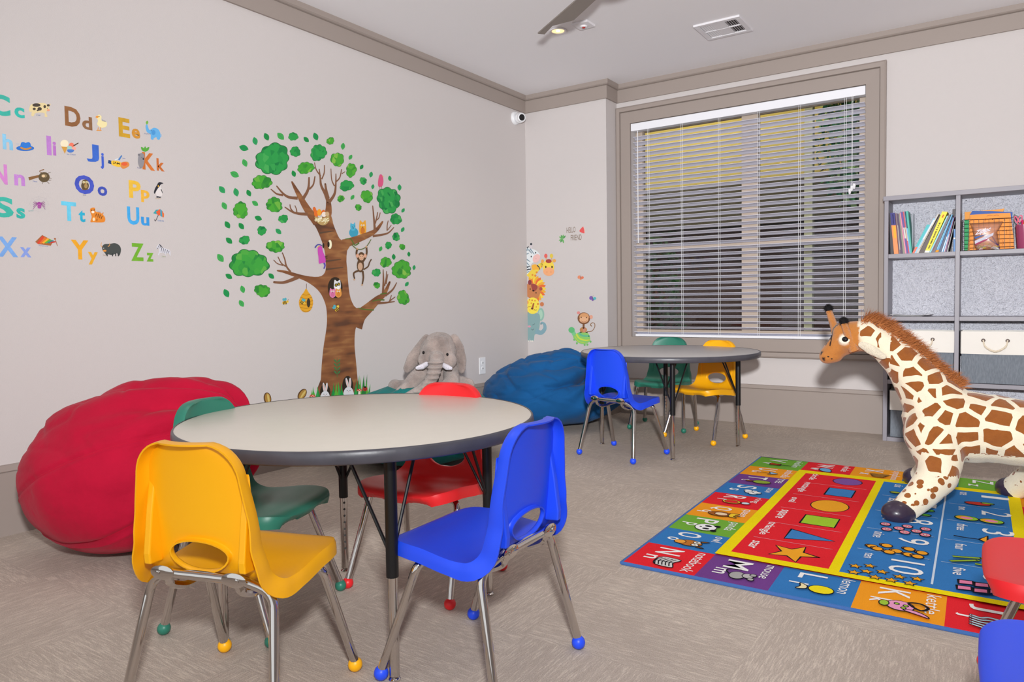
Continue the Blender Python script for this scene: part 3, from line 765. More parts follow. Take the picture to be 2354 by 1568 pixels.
m_hoof=mat('hoof_vinyl','#352a3c',.28,spec=.6,bump=.2,bscale=60)
for (x,y,rz) in ((-.312,-.318,.75),(-.305,.305,-.75),(.042,.305,-.7),(.14,-.335,.7)):
    c=G(x,.04,y); M=Matrix.Rotation(rz,3,'Z')
    mb=MB(); mb.ell((0,0,0),(.062,.054,.046),M,seg=20,rings=14); o=mb.build('hoof',m_hoof,gi,smooth=True)
    for v in o.data.vertices:
        v.co.z=max(v.co.z,-.034); 
    o.data.transform(Matrix.Translation(c))
m_mane=mat('mane_fur','#bb7440',.8,var=.35,vscale=60)
def fur(name,pts,n,L,rad,m,seed,lean,parent):
    rd=random.Random(seed); P=crom(pts,10); mb=MB()
    for i in range(n):
        t=rd.random()*(len(P)-1.001); k=int(t); p=P[k].lerp(P[k+1],t-k); d=(P[k+1]-P[k]).normalized(); up=Vector((-d.z,0,d.x)); up=up if up.z>0 else -up
        p=p+Vector((rd.gauss(0,rad*.4),rd.gauss(0,rad),rd.gauss(0,rad*.3)))
        dv=(up+d*rd.gauss(lean,.25)+Vector((0,rd.gauss(0,.4),0))).normalized(); l_=L*rd.uniform(.6,1.15)
        a=dv.orthogonal().normalized()*.0013; b=dv.cross(a).normalized()*.0013; mid=p+dv*l_*.55; tip=p+dv*l_+d*rd.gauss(.006,.006)
        r0=[mb.bm.verts.new(p+q) for q in (a,b,-a-b)]; r1=[mb.bm.verts.new(mid+q*.7) for q in (a,b,-a-b)]; tp=mb.bm.verts.new(tip)
        for j in range(3): mb.face([r0[j],r0[(j+1)%3],r1[(j+1)%3],r1[j]]); mb.face([r1[j],r1[(j+1)%3],tp])
    return mb.build(name,m,parent)
o=fur('mane',[G(-.485,.745),G(-.42,.715),G(-.35,.66),G(-.285,.60),G(-.225,.535),G(-.165,.485)],5200,.068,.013,m_mane,4,.35,gi); o['kind']='stuff'
m_blackfur=mat('black_fur','#171416',.9)
for y,bx_,bz in ((-.052,-.532,.699),(.030,-.607,.752)):
    MB().tube([G(bx_+.022,bz-.07,y*.8),G(bx_,bz-.01,y),G(bx_-.018,bz+.045,y)],[.022,.016,.013],10).build('horn',plush('horn_plush','#c98244',.1),gi,smooth=True)
    rd=random.Random(5); mb=MB(); c=G(bx_-.019,bz+.052,y)
    for i in range(700):
        d=Vector((rd.gauss(0,1),rd.gauss(0,1),rd.gauss(.4,1))).normalized(); a=d.orthogonal().normalized()*.0012; b=d.cross(a)*1; s0=c+d*.006; 
        r0=[mb.bm.verts.new(s0+q) for q in (a,b.normalized()*.0012,-a-b.normalized()*.0012)]; tp=mb.bm.verts.new(c+d*rd.uniform(.018,.027))
        for j in range(3): mb.face([r0[j],r0[(j+1)%3],tp])
    mb.ell(c,.016,seg=10,rings=8); o=mb.build('horn_tuft',m_blackfur,gi)
for sy in (-1,1):
    mb=MB()
    for j in range(8): t=j/7; mb.ell(G(-.475+.075*t,.655-.045*t,(.060+.022*t)*sy),(.024-.010*abs(t-.4),.010,.020-.012*abs(t-.4)))
    organic(mb,'ear',plush('ear_plush','#f0e4cc',.08),gi,.004,4)
chain(mb:=MB(),[G(.38,.37,0),G(.41,.25,0),G(.41,.16,0)],[.014,.011,.010]); organic(mb,'tail',plush('horn_plush2','#e9dcc0',.1),gi,.004,3)
# ================================================================ BOOKSHELF UNIT
SX0,SZ,SYF,SYB=-.574,1.434,4.698,YB-.016
m_shelf=mat('shelf_grey_laminate','#8f8b93',.42,var=.08,vscale=3); 
def backp():
    s=NT('shelf_back_panel',.8,.2); o=s.obj(); n=s.noise(o,48,3,.6); s.color(s.mix(n,lin('#cfcfdb'),lin('#e6e6ee'))); s.bump(n,1.0,.035); return s.m
bs=empty('bookshelf',(SX0,SYF,0)); tag(bs,'grey open cube bookshelf against the back wall right of the window','bookshelf')
PITCH=.353; TH=.020; NC=3; SX1=SX0+PITCH*NC+.024
def sp(name,lo,hi,m=None,par=None):
    mb=MB().box([lo[0]-SX0,lo[1]-SYF,lo[2]],[hi[0]-SX0,hi[1]-SYF,hi[2]]); return mb.build(name,m or m_shelf,par or bs,bevel=.0015)
sp('top_board',(SX0-.006,SYF-.006,SZ-.026),(SX1+.006,SYB,SZ))
sp('side_panel',(SX0,SYF,0),(SX0+.022,SYB,SZ-.026)); sp('side_panel',(SX1-.022,SYF,0),(SX1,SYB,SZ-.026))
for k in range(1,NC): x=SX0+PITCH*k+.002; sp('divider',(x,SYF,.024),(x+.022,SYB,SZ-.026))
SHZ=[.024,.363,.734,1.098]
for k in range(NC):
    x0=SX0+PITCH*k+(.022 if k==0 else .024); x1=SX0+PITCH*(k+1)+(.002 if k<NC-1 else .002)
    for i,z in enumerate(SHZ): sp('shelf',(x0,SYF+.003,z-.024),(x1,SYB,z))
sp('back_panel',(SX0+.022,SYB-.001,.024),(SX1-.022,SYB+.001,SZ-.026),backp())
p0=on(1,SYB,2221,461); MB().ell((p0.x-SX0,SYB-SYF-.003,p0.z),(.003,.002,.003)).build('screw',m_dark,bs,smooth=True)
# ---- fabric bins
m_bin=NT('bin_grey_fabric',.95,.1); _o=m_bin.obj(); _w=m_bin.n('ShaderNodeTexNoise'); _w.inputs['Scale'].default_value=1; _w.inputs['Detail'].default_value=3
m_bin.l(m_bin.scale(_o,(220,220,40)),_w.inputs['Vector']); m_bin.color(m_bin.mix(_w.outputs['Fac'],lin('#5f6670'),lin('#8d939b'))); m_bin.bump(_w.outputs['Fac'],.3,.003); m_bin=m_bin.m
m_canvas=mat('cream_canvas','#ece7e0',.9,bump=.3,bscale=700); m_rope=mat('rope','#e4d6c0',.9,bump=.6,bscale=300); m_grom=mat('grommet','#5a4640',.5)
def bin_(x0,x1,z0,z1,label,split):
    root=empty('storage_bin',((x0+x1)/2,SYF+.012,z0)); tag(root,label,'storage bin','fabric bins in the bookshelf')
    w=(x1-x0)/2; dpt=.18; hh=z1-z0
    def sheet(za,zb,n=14,off=0,puff=.012):
        mb=MB(); R=[]
        for j in range(9):
            z=za+(zb-za)*j/8; ring=[]
            for i in range(4*n):
                sd,t=divmod(i,n); t=t/n
                x,y={0:(-w+2*w*t,0),1:(w,dpt*t),2:(w-2*w*t,dpt),3:(-w,dpt-dpt*t)}[sd]
                bul=puff*math.sin(PI*t)*(1-abs(2*(z/hh)-1)**2)*(1 if sd!=2 else .1)*(.4 if sd in (1,3) else 1); dz=0
                if sd==0: y-=bul*.6+off+.003*noise.noise(Vector((x*9,z*14,z0*7+x0)))
                if sd in (1,3): x+=(1 if sd==1 else -1)*(bul*.1+off)-(.012*math.exp(-((z/hh-.55)/.12)**2) if sd==1 else -.012*math.exp(-((z/hh-.5)/.12)**2))*math.sin(PI*t)**.5*0
                ring.append(mb.bm.verts.new((x,y,z+dz+.003*noise.noise(Vector((x*6,5,x0)))*(j/8))))
            R.append(ring)
        m_=len(R[0])
        for a,b in zip(R,R[1:]):
            for i in range(m_): mb.face([a[i],a[(i+1)%m_],b[(i+1)%m_],b[i]])
        return mb,R
    mb,R=sheet(.002,hh*split); mb.face(R[0][::-1]); mb.build('fabric_body',m_bin,root,smooth=True,angle=50)
    mb,R=sheet(hh*split-.004,hh,off=.0035,puff=.006); o=mb.build('canvas_band',m_canvas,root,smooth=True,angle=50); bake(o,('SOLIDIFY',dict(thickness=.004,offset=1))); o.data.set_sharp_from_angle(angle=math.radians(50))
    zz=hh*(split+1)/2+.012; hw=.055
    P=crom([(-hw,-.010,zz),(-hw*.8,-.024,zz-.035),(0,-.032,zz-.058),(hw*.8,-.024,zz-.035),(hw,-.010,zz)],6)
    rp=MB()
    for q in range(3):
        T=[]
        for i,p in enumerate(P): a=i*.9+q*2*PI/3; T.append(p+Vector((0,math.cos(a)*.0028,math.sin(a)*.0028)))
        rp.tube(T,.0036,6)
    rp.build('rope_handle',m_rope,root,smooth=True)
    for sx in (-1,1): MB().lathe([(.0042,0),(.010,0),(.010,.002),(.006,.003)],(hw*sx,-.0105,zz),14,Matrix.Rotation(PI/2,3,'X')).build('grommet',m_grom,root,smooth=True)
bin_(-.535,-.222,.364,.650,'grey bin with cream band behind the giraffe mane, second shelf from the bottom',.60)
bin_(-.184,.128,.364,.652,'grey bin with cream band at the right edge, second shelf from the bottom',.58)
bin_(-.535,-.222,.025,.300,'grey bin on the bottom shelf half hidden by the giraffe chest',.60)
# ---- books
def bk(x,y): return (2030+x/12.061,470+y/12.061)
SY=SYF+.020
m_page=mat('book_pages','#ddd8cf',.9)
def book(name,bl_,br,tl,tr,h,label,depth=.14,y0=SY,extra=(),grp='books on the top left shelf',cat='book'):
    q=[on(1,y0,*bk(*p)) for p in (bl_,br,tr,tl)]
    zb=min(q[0].z,q[1].z); dz=SHZ[3]+.0006-zb
    for p in q: p.z+=dz*(1 if p in q[:2] else 1)
    for i in (0,1): q[i].z=max(q[i].z,SHZ[3]+.0006)
    q=[Vector((min(max(p.x,SX0+.0235),SX0+PITCH+.0005),p.y,p.z)) for p in q]
    mb=MB(); mb.use(mat('cover_'+h.lstrip('#'),h,.45))
    D=Vector((0,depth,0)); a=[mb.bm.verts.new(p) for p in q]; b=[mb.bm.verts.new(p+D) for p in q]
    mb.face(a)
    for i in (0,1,3): mb.face([a[i],b[i],b[(i+1)%4],a[(i+1)%4]])
    mb.use(m_page); mb.face([a[2],b[2],b[3],a[3]]); mb.face(b[::-1])
    o=mb.build(name); tag(o,label,cat,grp)
    for t0,t1,hc,s0,s1 in extra:     # printed bands on the spine: fractions along and across the spine
        A=lambda t,s_:q[0].lerp(q[1],s_).lerp(q[3].lerp(q[2],s_),t)
        e=MB(); e.use(pc(hc)); e.face([e.bm.verts.new(A(*k)-Vector((0,.0006,0))) for k in ((t0,s0),(t0,s1),(t1,s1),(t1,s0))])
        e.build('spine_label',None,o)
    return o,q
BK=[((205,1385),(300,1385),(140,250),(195,250),'#352c33','dark thin book at the left end of the top left shelf',()),
((305,1385),(430,1380),(195,245),(325,240),'#f08d4e','thick orange book with a navy spine top, upright on the left',((.70,1,'#4c4b86',0,1),(.38,.68,'#f5b13e',.3,.85),(.73,.96,'#c9c5d2',.45,.6))),
((440,1380),(488,1380),(338,258),(382,255),'#77606e','mauve thin book right of the thick orange book',((.1,.7,'#d8cdbd',.7,1),)),
((492,1378),(545,1378),(388,265),(425,265),'#4d3358','dark plum thin book leaning left in the upright row',()),
((550,1378),(610,1375),(428,262),(460,258),'#8d8a78','olive grey thin book in the upright row',()),
((612,1375),(650,1372),(462,252),(488,240),'#e88ba6','pink thin book in the upright row',()),
((652,1372),(705,1370),(490,220),(545,215),'#5b4494','purple book with a white spine patch in the upright row',((.36,.62,'#d9d6cc',.1,.9),)),
((707,1368),(735,1366),(548,212),(585,208),'#cc4b58','thin red book in the upright row',((.3,.62,'#e0d5b8',.2,1),)),
((737,1365),(765,1364),(590,205),(628,200),'#6fb2dd','thin light blue book in the upright row',((.6,1,'#1d4352',.3,1),)),
((767,1364),(805,1362),(630,200),(690,185),'#3fae9d','tall green teal book at the right end of the upright row',()),
((808,1350),(870,1352),(1215,560),(1305,560),'#3fb6bb','short teal book with coral spine foot, leftmost of the leaning row',((0,.22,'#ef8270',0,1),)),
((872,1352),(915,1352),(1400,390),(1462,385),'#8fc6e4','pale blue thin book in the leaning row',((.4,.95,'#eceae8',.35,1),)),
((918,1352),(985,1352),(1510,275),(1552,262),'#c9c3bb','white and tan thin book in the leaning row',((.1,.7,'#9c8e72',.5,.8),)),
((990,1352),(1140,1348),(1555,330),(1590,320),'#574a48','dark brown book left of the thick yellow one',()),
((1145,1345),(1275,1345),(1640,205),(1790,215),'#f2dc22','thick yellow book with black spine lettering in the leaning row',((0,.05,'#f3f1ea',.0,1),)),
((1280,1338),(1325,1336),(1770,320),(1805,320),'#8fd0d8','pale cyan thin book right of the thick yellow one',()),
((1330,1336),(1440,1334),(1815,300),(1880,280),'#6b6470','dark grey book in the leaning row',((.05,.5,'#8a3f56',.15,.3),)),
((1445,1334),(1530,1330),(1895,290),(1932,285),'#4f93c4','blue book with an orange spine foot in the leaning row',((0,.06,'#e8a02e',0,1),(.1,1,'#8fd3ea',0,.35))),
((1534,1330),(1612,1330),(1936,330),(1945,320),'#44506e','navy book in the leaning row',()),
((1615,1330),(1670,1328),(1936,380),(1962,372),'#3aa0dc','bright blue book in the leaning row',((0,.45,'#eaf4f8',.1,.6),)),
((1674,1328),(1750,1328),(1964,350),(1985,340),'#7e4d78','plum book with white edge near the right end of the leaning row',((0,.5,'#e9e6ea',.1,.4),)),
((1755,1328),(1810,1326),(1985,480),(2000,475),'#23222b','black thin book at the right end of the leaning row',((.0,1,'#eceae4',.3,.55),)),
((1950,1320),(2003,1320),(1960,700),(2003,700),'#4d87c6','short blue booklet standing against the divider',((.55,.62,'#eef0f2',0,1),))]
for a in BK:
    o,q=book('book',*a[:5],a[5],extra=a[6],depth=.13 if a[0][0]<1900 else .12)
    if a[4]=='#f2dc22':
        D=(q[3].lerp(q[2],.5)-q[0].lerp(q[1],.5)); S=(q[1]-q[0]); B0=q[0]; e=Art(lambda x,y:B0+S*x+D*y,(0,-1,0),base=.0007)
        rq=random.Random(3); t=.10
        while t<.74:        # the lettering is too small to read: a row of short black strokes
            w_=rq.uniform(.012,.022); e.poly([(.36,t),(.66,t),(.66,t+w_),(.36,t+w_)],'#2a2617'); t+=w_+(.008 if rq.random()<.8 else .03)
        e.poly([(.35,.86),(.68,.86),(.68,.885),(.35,.885)],'#c9391f'); e.poly([(.35,.90),(.68,.90),(.68,.925),(.35,.925)],'#c9391f')
        e.build('spine_title',o)
# loose plastic sleeve standing alone between the two rows, and the dark tool behind the leaning row
def slab(name,pts,y0,dep,m,label,cat,grp=None):
    q=[on(1,y0,u,v) for u,v in pts]; o=MB().prism(q,(0,dep,0)).build(name,m); tag(o,label,cat,grp); return o
slab('plastic_sleeve',[bk(815,1365),bk(830,1365),bk(832,235),bk(785,235)],SY+.06,.10,mat('clear_sleeve','#c9cdd8',.25,alpha=.45),'clear plastic sleeve standing alone between the two rows of books','plastic sleeve')
o,q=book('drumstick',(1840,1325),(1890,1325),(1930,115),(2002,105),'#4a4144','dark tall stick leaning behind the right end of the books',depth=.02,y0=SY+.145,grp=None,cat='stick')
# ---- right cell: wire basket, folders, bag, cup
def ck(x,y): return (2190+x/12.061,470+y/12.061)
YC=SYF+.03
def C3(x,y,d=0): return on(1,YC+d,*ck(x,y))
zf=SHZ[3]
def card(name,pts,d,h,label,th=.003,cat='folder'):
    q=[C3(x,y,d) for x,y in pts]
    for p in q: p.z=max(p.z,zf+.0055)
    o=MB().prism(q,(0,th,0)).build(name,mat('card_'+h.lstrip('#'),h,.55)); tag(o,label,cat); return o
card('folder',[(330,1300),(900,1300),(1440,110),(1330,130),(335,215)],.110,'#f7a23c','pale orange folder at the back of the wire basket')
card('folder',[(480,1300),(1640,1280),(1660,215),(1100,185),(545,180),(480,275)],.095,'#2e5cae','blue folder standing in the wire basket')
of=card('folder',[(475,1290),(1725,1265),(1600,235),(1100,250),(485,290)],.030,'#f9952c','bright orange folder with drawn face in the wire basket')
a=Art(lambda x,y:C3(x,y,.030),(0,-1,0),base=.0006)
for pts in ([(945,330),(1020,295),(1105,310)],[(1130,320),(1215,290),(1290,305)],[(870,420),(910,395),(920,460),(880,450)],[(1370,720),(1400,740),(1420,700)],[(1380,1000),(1410,1060),(1380,1130)],[(1500,690),(1505,840)]): a.stroke(pts,9,7,'#8a3d1c')
for x,y in ((1105,410),(1440,430)): a.ell(x,y,16,20,'#5a2a18')
a.build('drawing',of)
card('notebook',[(325,1300),(415,1300),(460,440),(325,430)],.020,'#0e9a55','green notebook at the left end of the wire basket',.012,'notebook')
card('folder',[(1595,1270),(1720,1265),(1640,640),(1600,600)],.045,'#f5c33b','yellow folder edge beside the pencil cup')
wb=empty('wire_basket',(C3(265,1300).x,YC,zf)); tag(wb,'black wire basket holding coloured folders on the top shelf','wire basket')
m_wire=mat('black_wire','#17161a',.4); W0=Vector(wb.location)
def wire(mb,pts,r=.0011):
    q=[C3(x,y,d) for x,y,d in pts]
    for p in q: p.z=max(p.z,zf+.0015)
    mb.tube([p-W0 for p in q],r,5)
mb=MB()
for x,yt in ((275,430),(450,395),(585,415),(725,410),(865,405),(1005,400),(1150,395),(1290,385),(1440,375),(1590,365),(1700,600)): wire(mb,[(x,1300,0),(x,yt,0)])
for yl,yr in ((435,368),(547,490),(662,600),(770,705),(880,820),(995,935),(1108,1050),(1218,1160),(1296,1262)): wire(mb,[(272,yl,0),(1712,yr,0)],.0016 if yl==435 else .0011)
mb.build('front_grid',m_wire,wb)
for x,yt in ((275,430),(1705,370)):
    mb=MB()
    for d in (.0,.04,.08,.12): wire(mb,[(x,1300,d),(x,yt,d)])
    for k in range(7): y=yt+(1296-yt)*k/6; q=[C3(x,y,0)-W0]; q[0].z=max(q[0].z,.0015); mb.tube([q[0],q[0]+Vector((0,.12,0))],.0011,5)
    mb.build('side_grid',m_wire,wb)
mb=MB()
for k in range(9): x=275+k*178; p=C3(x,1300,0)-W0; p.z=.0016; mb.tube([p,p+Vector((0,.12,0))],.0011,5)
mb.build('base_grid',m_wire,wb)
# resealable bag of paper clips in front of the basket
m_bag=mat('clear_bag','#dca48c',.2,alpha=.36,spec=.5)
BD=-.016
def B3(x,y,d=0):
    p=C3(x,y,BD+d); p.z=max(p.z,zf+.001); return p
bgq=[(478,520),(1400,465),(1340,600),(1240,760),(1270,960),(1310,1220),(1240,1275),(940,1290),(660,1290),(600,1150),(590,900),(540,700)]
b0=MB(); ctr=(930,900)
fr=[b0.bm.verts.new(B3(*p)) for p in bgq]; mid=[b0.bm.verts.new(B3(ctr[0]+(p[0]-ctr[0])*.55,ctr[1]+(p[1]-ctr[1])*.55,-.008)) for p in bgq]; cc=b0.bm.verts.new(B3(930,930,-.010)); bk2=[b0.bm.verts.new(B3(ctr[0]+(p[0]-ctr[0])*.55,ctr[1]+(p[1]-ctr[1])*.55,.008)) for p in bgq]; cb=b0.bm.verts.new(B3(930,930,.009))
n_=len(bgq)
for i in range(n_):
    j=(i+1)%n_
    b0.face([fr[i],fr[j],mid[j],mid[i]]); b0.face([mid[i],mid[j],cc]); b0.face([fr[j],fr[i],bk2[i],bk2[j]]); b0.face([bk2[j],bk2[i],cb])
bag=b0.build('resealable_bag',m_bag,None,smooth=True,angle=0); tag(bag,'clear resealable bag of coloured paper clips in front of the wire basket','plastic bag')
a=Art(lambda x,y:B3(x,y,-.0115),(0,-1,0),base=.0002)
a.poly([(605,900),(840,850),(960,820),(770,900),(620,955)],'#3c5fa3'); a.poly([(610,1010),(1140,780),(1120,860),(620,1095)],'#c9c6d6'); a.poly([(620,1100),(1000,930),(960,985),(640,1130)],'#a3335c')
a.text('Ziploc',(605,895),(440,-130),(30,-165),'#e3ddea',.03,.25)
a.build('printed_logo',bag)
rd=random.Random(9); 
a=MB()
for i in range(46):
    x=rd.uniform(680,1250); y=rd.uniform(1130,1255)-max(0,200-abs(x-1000))*rd.random()*.5; p=B3(x,y,rd.uniform(-.004,.004)); an=rd.uniform(-.6,.6); L=.008
    d=Vector((math.cos(an),0,math.sin(an)))*L; e=Vector((-math.sin(an),0,math.cos(an)))*.0022
    a.use(pc(rd.choice(['#1f8a4a','#d9c42e','#e8e6ea','#c23a5e','#2d2c66','#8fc9a0','#c9c7cc','#d98f9a'])))
    P=[p+d+e,p-d+e,p-d-e,p+d-e*1.0]; 
    for q in P: q.z=max(q.z,zf+.003)
    a.tube(P+[P[0]+d*-.2],.0009,5)
o=a.build('paper_clips'); o['kind']='stuff'; tag(o,'pile of coloured paper clips inside the clear resealable bag','paper clips')
MB().tube([B3(1000,960,-.002),B3(1270,1130,-.002)],.0032,8).tube([B3(1100,890,.002),B3(1300,1215,.002)],.003,8).build('marker',pc('#3a2b6a'),None); tag(bpy.data.objects['marker'],'short dark purple marker slanting inside the clear bag','marker')
# pencil cup
pcx=C3(1900,1000,.03); cup=empty('pencil_cup',(pcx.x+.012,YC+.035,zf)); tag(cup,'pink translucent pencil cup at the right edge of the top shelf','pencil cup')
CH_=C3(1750,580,.035).z-zf
o=MB().lathe([(.0,0),(.030,0),(.031,.002),(.040,CH_),(.038,CH_),(.029,.004),(0,.004)],seg=28).build('cup_body',mat('pink_acrylic','#a84a70',.2,alpha=.8,spec=.5),cup,smooth=True)
def stick(name,x0,x1,dy,top,r,h,label,cat,tip=None,lean=0):
    p0=Vector((cup.location.x+x0,cup.location.y+dy*.3,zf+.006)); p1=Vector((cup.location.x+x1,cup.location.y+dy,zf+top))
    mb=MB(); mb.use(pc(h,.4)).tube([p0,p1],r,8)
    if tip: mb.use(pc(tip,.4)).tube([p1,p1+(p1-p0).normalized()*.012],[r,r*.3],8)
    o=mb.build(name,None,None,smooth=True); tag(o,label,cat); return o
stick('pencil',-.010,.002,-.014,CH_+.030,.0035,'#f0912e','orange pencil leaning in the pink cup','pencil','#e8d2a8')
stick('marker',-.004,-.008,.004,CH_+.028,.005,'#d81f6a','magenta marker in the pink cup','marker')
stick('marker',.010,.018,.010,CH_+.040,.006,'#1b1a20','black marker in the pink cup','marker')
stick('marker',.016,.026,-.008,CH_+.030,.006,'#1f7a46','green marker at the right of the pink cup','marker')
# scissors with pink handles
sv=Vector((cup.location.x-.030,cup.location.y-.014,zf))
def ring(mb,c,rx,rz,tilt,r=.0028):
    P=[]
    for i in range(19): a_=2*PI*i/18; x,z=rx*math.cos(a_),rz*math.sin(a_); P.append(c+Vector((x*math.cos(tilt)-z*math.sin(tilt),0,x*math.sin(tilt)+z*math.cos(tilt))))
    mb.tube(P,r,6)
mb=MB(); ring(mb,sv+Vector((-.006,-.012,CH_+.030)),.006,.017,.30); ring(mb,sv+Vector((.012,-.012,CH_+.032)),.007,.018,-.25)
mb.tube([sv+Vector((.0,-.012,CH_+.012)),sv+Vector((.010,.0,CH_-.03))],.0030,6)
o=mb.build('scissors',pc('#f0718f',.35),None,smooth=True); tag(o,'scissors with pink handles hanging in the pencil cup','scissors')
MB().prism([sv+Vector(q) for q in ((.008,.004,CH_-.028),(.013,.004,CH_-.028),(.016,.004,.02))],(0,.0015,0)).build('blade',m_chrome,o)
slab('scissors',[ck(1780,560),ck(1850,560),ck(1850,340),ck(1700,260),ck(1690,300),ck(1790,380)],YC+.055,.006,m_dark,'black handled scissors behind the pink cup','scissors')
# papers on the empty shelf
for i,(pts,lab) in enumerate((([(2046,724),(2138,725),(2141,722),(2052,717)],'top sheet of white paper on the empty middle shelf'),([(2042,722),(2120,727),(2139,726),(2048,719)],'lower sheet of white paper on the empty middle shelf'))):
    x0=on(1,SYF+.02,pts[0][0],pts[0][1]).x; x1=on(1,SYF+.02,pts[1][0],pts[1][1]).x
    z=SHZ[2]+.0012+(1-i)*.004; x0=max(x0,SX0+.024)
    mb=MB(); N=6; A=[];B_=[]
    for k in range(N+1):
        x=x0+(x1-x0)*k/N; zz=z+.006*(1-i)*abs(k/N-.5)**2*4+.001
        A.append(mb.bm.verts.new((x,SYF+.012+.01*i,zz))); B_.append(mb.bm.verts.new((x+.01,SYF+.17,zz)))
    for k in range(N): mb.face([A[k],A[k+1],B_[k+1],B_[k]])
    o=mb.build('paper_sheet',mat('paper_white','#eeeef0',.8)); bake(o,('SOLIDIFY',dict(thickness=.0008))); tag(o,lab,'paper')
# ================================================================ RUG
RO=Vector((-1.012,2.075,0)); RA=.024; RE1=Vector((math.cos(RA),math.sin(RA),0)); RE2=Vector((-math.sin(RA),math.cos(RA),0)); RW,RL,RH=1.362,1.79,.008
def rf(x,y): return RO+RE1*x+RE2*y+Vector((0,0,RH))
def rg(u,v):
    d=ray(u,v); p=d*((RH-CAMH)/d.z)+Vector((0,0,CAMH))-RO; return (p.dot(RE1),p.dot(RE2))
rug=empty('alphabet_rug',RO,RA); tag(rug,'colourful alphabet, shapes and numbers rug lying on the carpet','rug')
m_rugb=mat('rug_binding','#3f68a8',.9,bump=.4,bscale=500)
def rugm(h):
    n='rug_'+h.lstrip('#')
    if n in _M: return _M[n]
    s=NT(n,.95,.1); g=s.n('ShaderNodeNewGeometry').outputs['Position']; k=s.noise(g,420,2); k2=s.noise(g,6,2); c=lin(h)
    f=s.math('ADD',s.math('MULTIPLY',k,.8),s.math('MULTIPLY',k2,.3))
    s.color(s.mix(f,tuple(x*.72 for x in c[:3])+(1,),tuple(min(1,x*1.22) for x in c[:3])+(1,))); s.bump(k,.4,.002); _M[n]=s.m; return s.m
MB().box((0.006,.006,0),(RW-.006,RL-.006,RH)).build('pile',rugm('#e2262e'),rug)
bm_=MB()
bm_.tube([(.004,.004,.005),(RW-.004,.004,.005),(RW-.004,RL-.004,.005),(.004,RL-.004,.005),(.004,.004,.005)],.0058,8); bm_.build('edge_binding',m_rugb,rug,smooth=True)
AR=Art(rf,(0,0,1),base=.0003,eps=.00004)
RED,ORG,GRN,BLU,PUR,YEL,WHT,BLK='#df2630','#f59a22','#6fa93a','#3577b8','#704088','#f7d80c','#f2efec','#1a1820'
def R4(x0,y0,x1,y1,h): AR.poly([(x0,y0),(x1,y0),(x1,y1),(x0,y1)],rugm(h))
XS=[.006,.243,.462,.681,.900,1.119,RW-.006]; YS=[.006]+[.225+.19*i for i in range(8)]+[RL-.006]
TIL={}
left='N O P Q R S T U V'.split(); lc=[RED,BLU,GRN,ORG,RED,BLU,PUR,ORG,GRN]
for i in range(9): TIL[left[i]]=(0,i,lc[i])
for i,(c,h) in enumerate(zip('WXYZA',(RED,ORG,BLU,GRN,PUR))): TIL[c]=(i+1,8,h)
for i,(c,h) in enumerate(zip('BCDEFGH',(ORG,RED,BLU,GRN,ORG,PUR,RED))): TIL[c]=(5,7-i,h)
for i,(c,h) in enumerate(zip('MLKJI',(PUR,BLU,ORG,RED,GRN))): TIL[c]=(i+1,0,h)
WORD=dict(N='notebook',O='owl',P='panda',Q='queen',R='ring',S='snow',T='tree',U='umbrella',V='violin',W='whale',X='xylophone',L='lemon',M='mouse',K='kettle')
def tl(c):
    i,j,h=TIL[c]; x0,x1,y0,y1=XS[i],XS[i+1],YS[j],YS[j+1]
    return lambda a,b:(x0+(x1-x0)*b, y1-(y1-y0)*a)
def rt(f,st,a0,a1,b0,b1,h=WHT,bold=.012):
    o=f(a0,b0); p=f(a1,b0); q=f(a0,b1); AR.text(st,o,(p[0]-o[0],p[1]-o[1]),(q[0]-o[0],q[1]-o[1]),rugm(h),bold)
def rp(f,pts,h,out=True,closed=True,w=.004):
    P=[f(*p) for p in pts]
    if h: AR.blob(P,rugm(h),4)
    if out: AR.stroke(P,w,w,rugm(BLK),4,closed)
def re(f,a,b,ra,rb,h,w=.003):
    o=f(a,b); p=f(a+ra,b); q=f(a,b+rb); rx=abs(q[0]-o[0]); ry=abs(p[1]-o[1])
    if w: AR.ell(o[0],o[1],rx+w,ry+w,rugm(BLK),n=16)
    AR.ell(o[0],o[1],rx,ry,rugm(h),n=16)
for c,(i,j,h) in TIL.items():
    R4(XS[i],YS[j],XS[i+1],YS[j+1],h)
for c in 'NOPQRSTUVWXYZMLKJ':
    f=tl(c); wd=.26 if c not in 'MW' else .34
    wd={'I':.08,'J':.18,'L':.2}.get(c,wd)
    rt(f,c,.12,.12+wd,.24,.60); 
    lo=c.lower(); desc=lo in 'pqyj'
    rt(f,lo,.50 if c not in 'MW' else .52,.50+({'l':.04,'r':.12,'t':.12,'j':.08}.get(lo,.16) if c not in 'MW' else .24),.10 if desc else .17,.34 if lo not in 'kl' else .42)
    if c in WORD:
        w=WORD[c]; L=min(.84,.108*len(w)); up=any(q in w for q in 'bdhklt'); dn=any(q in w for q in 'gpqy')
        rt(f,w,.08,.08+L,.78-(.05 if dn else 0),.88+(.06 if up else 0),bold=0)
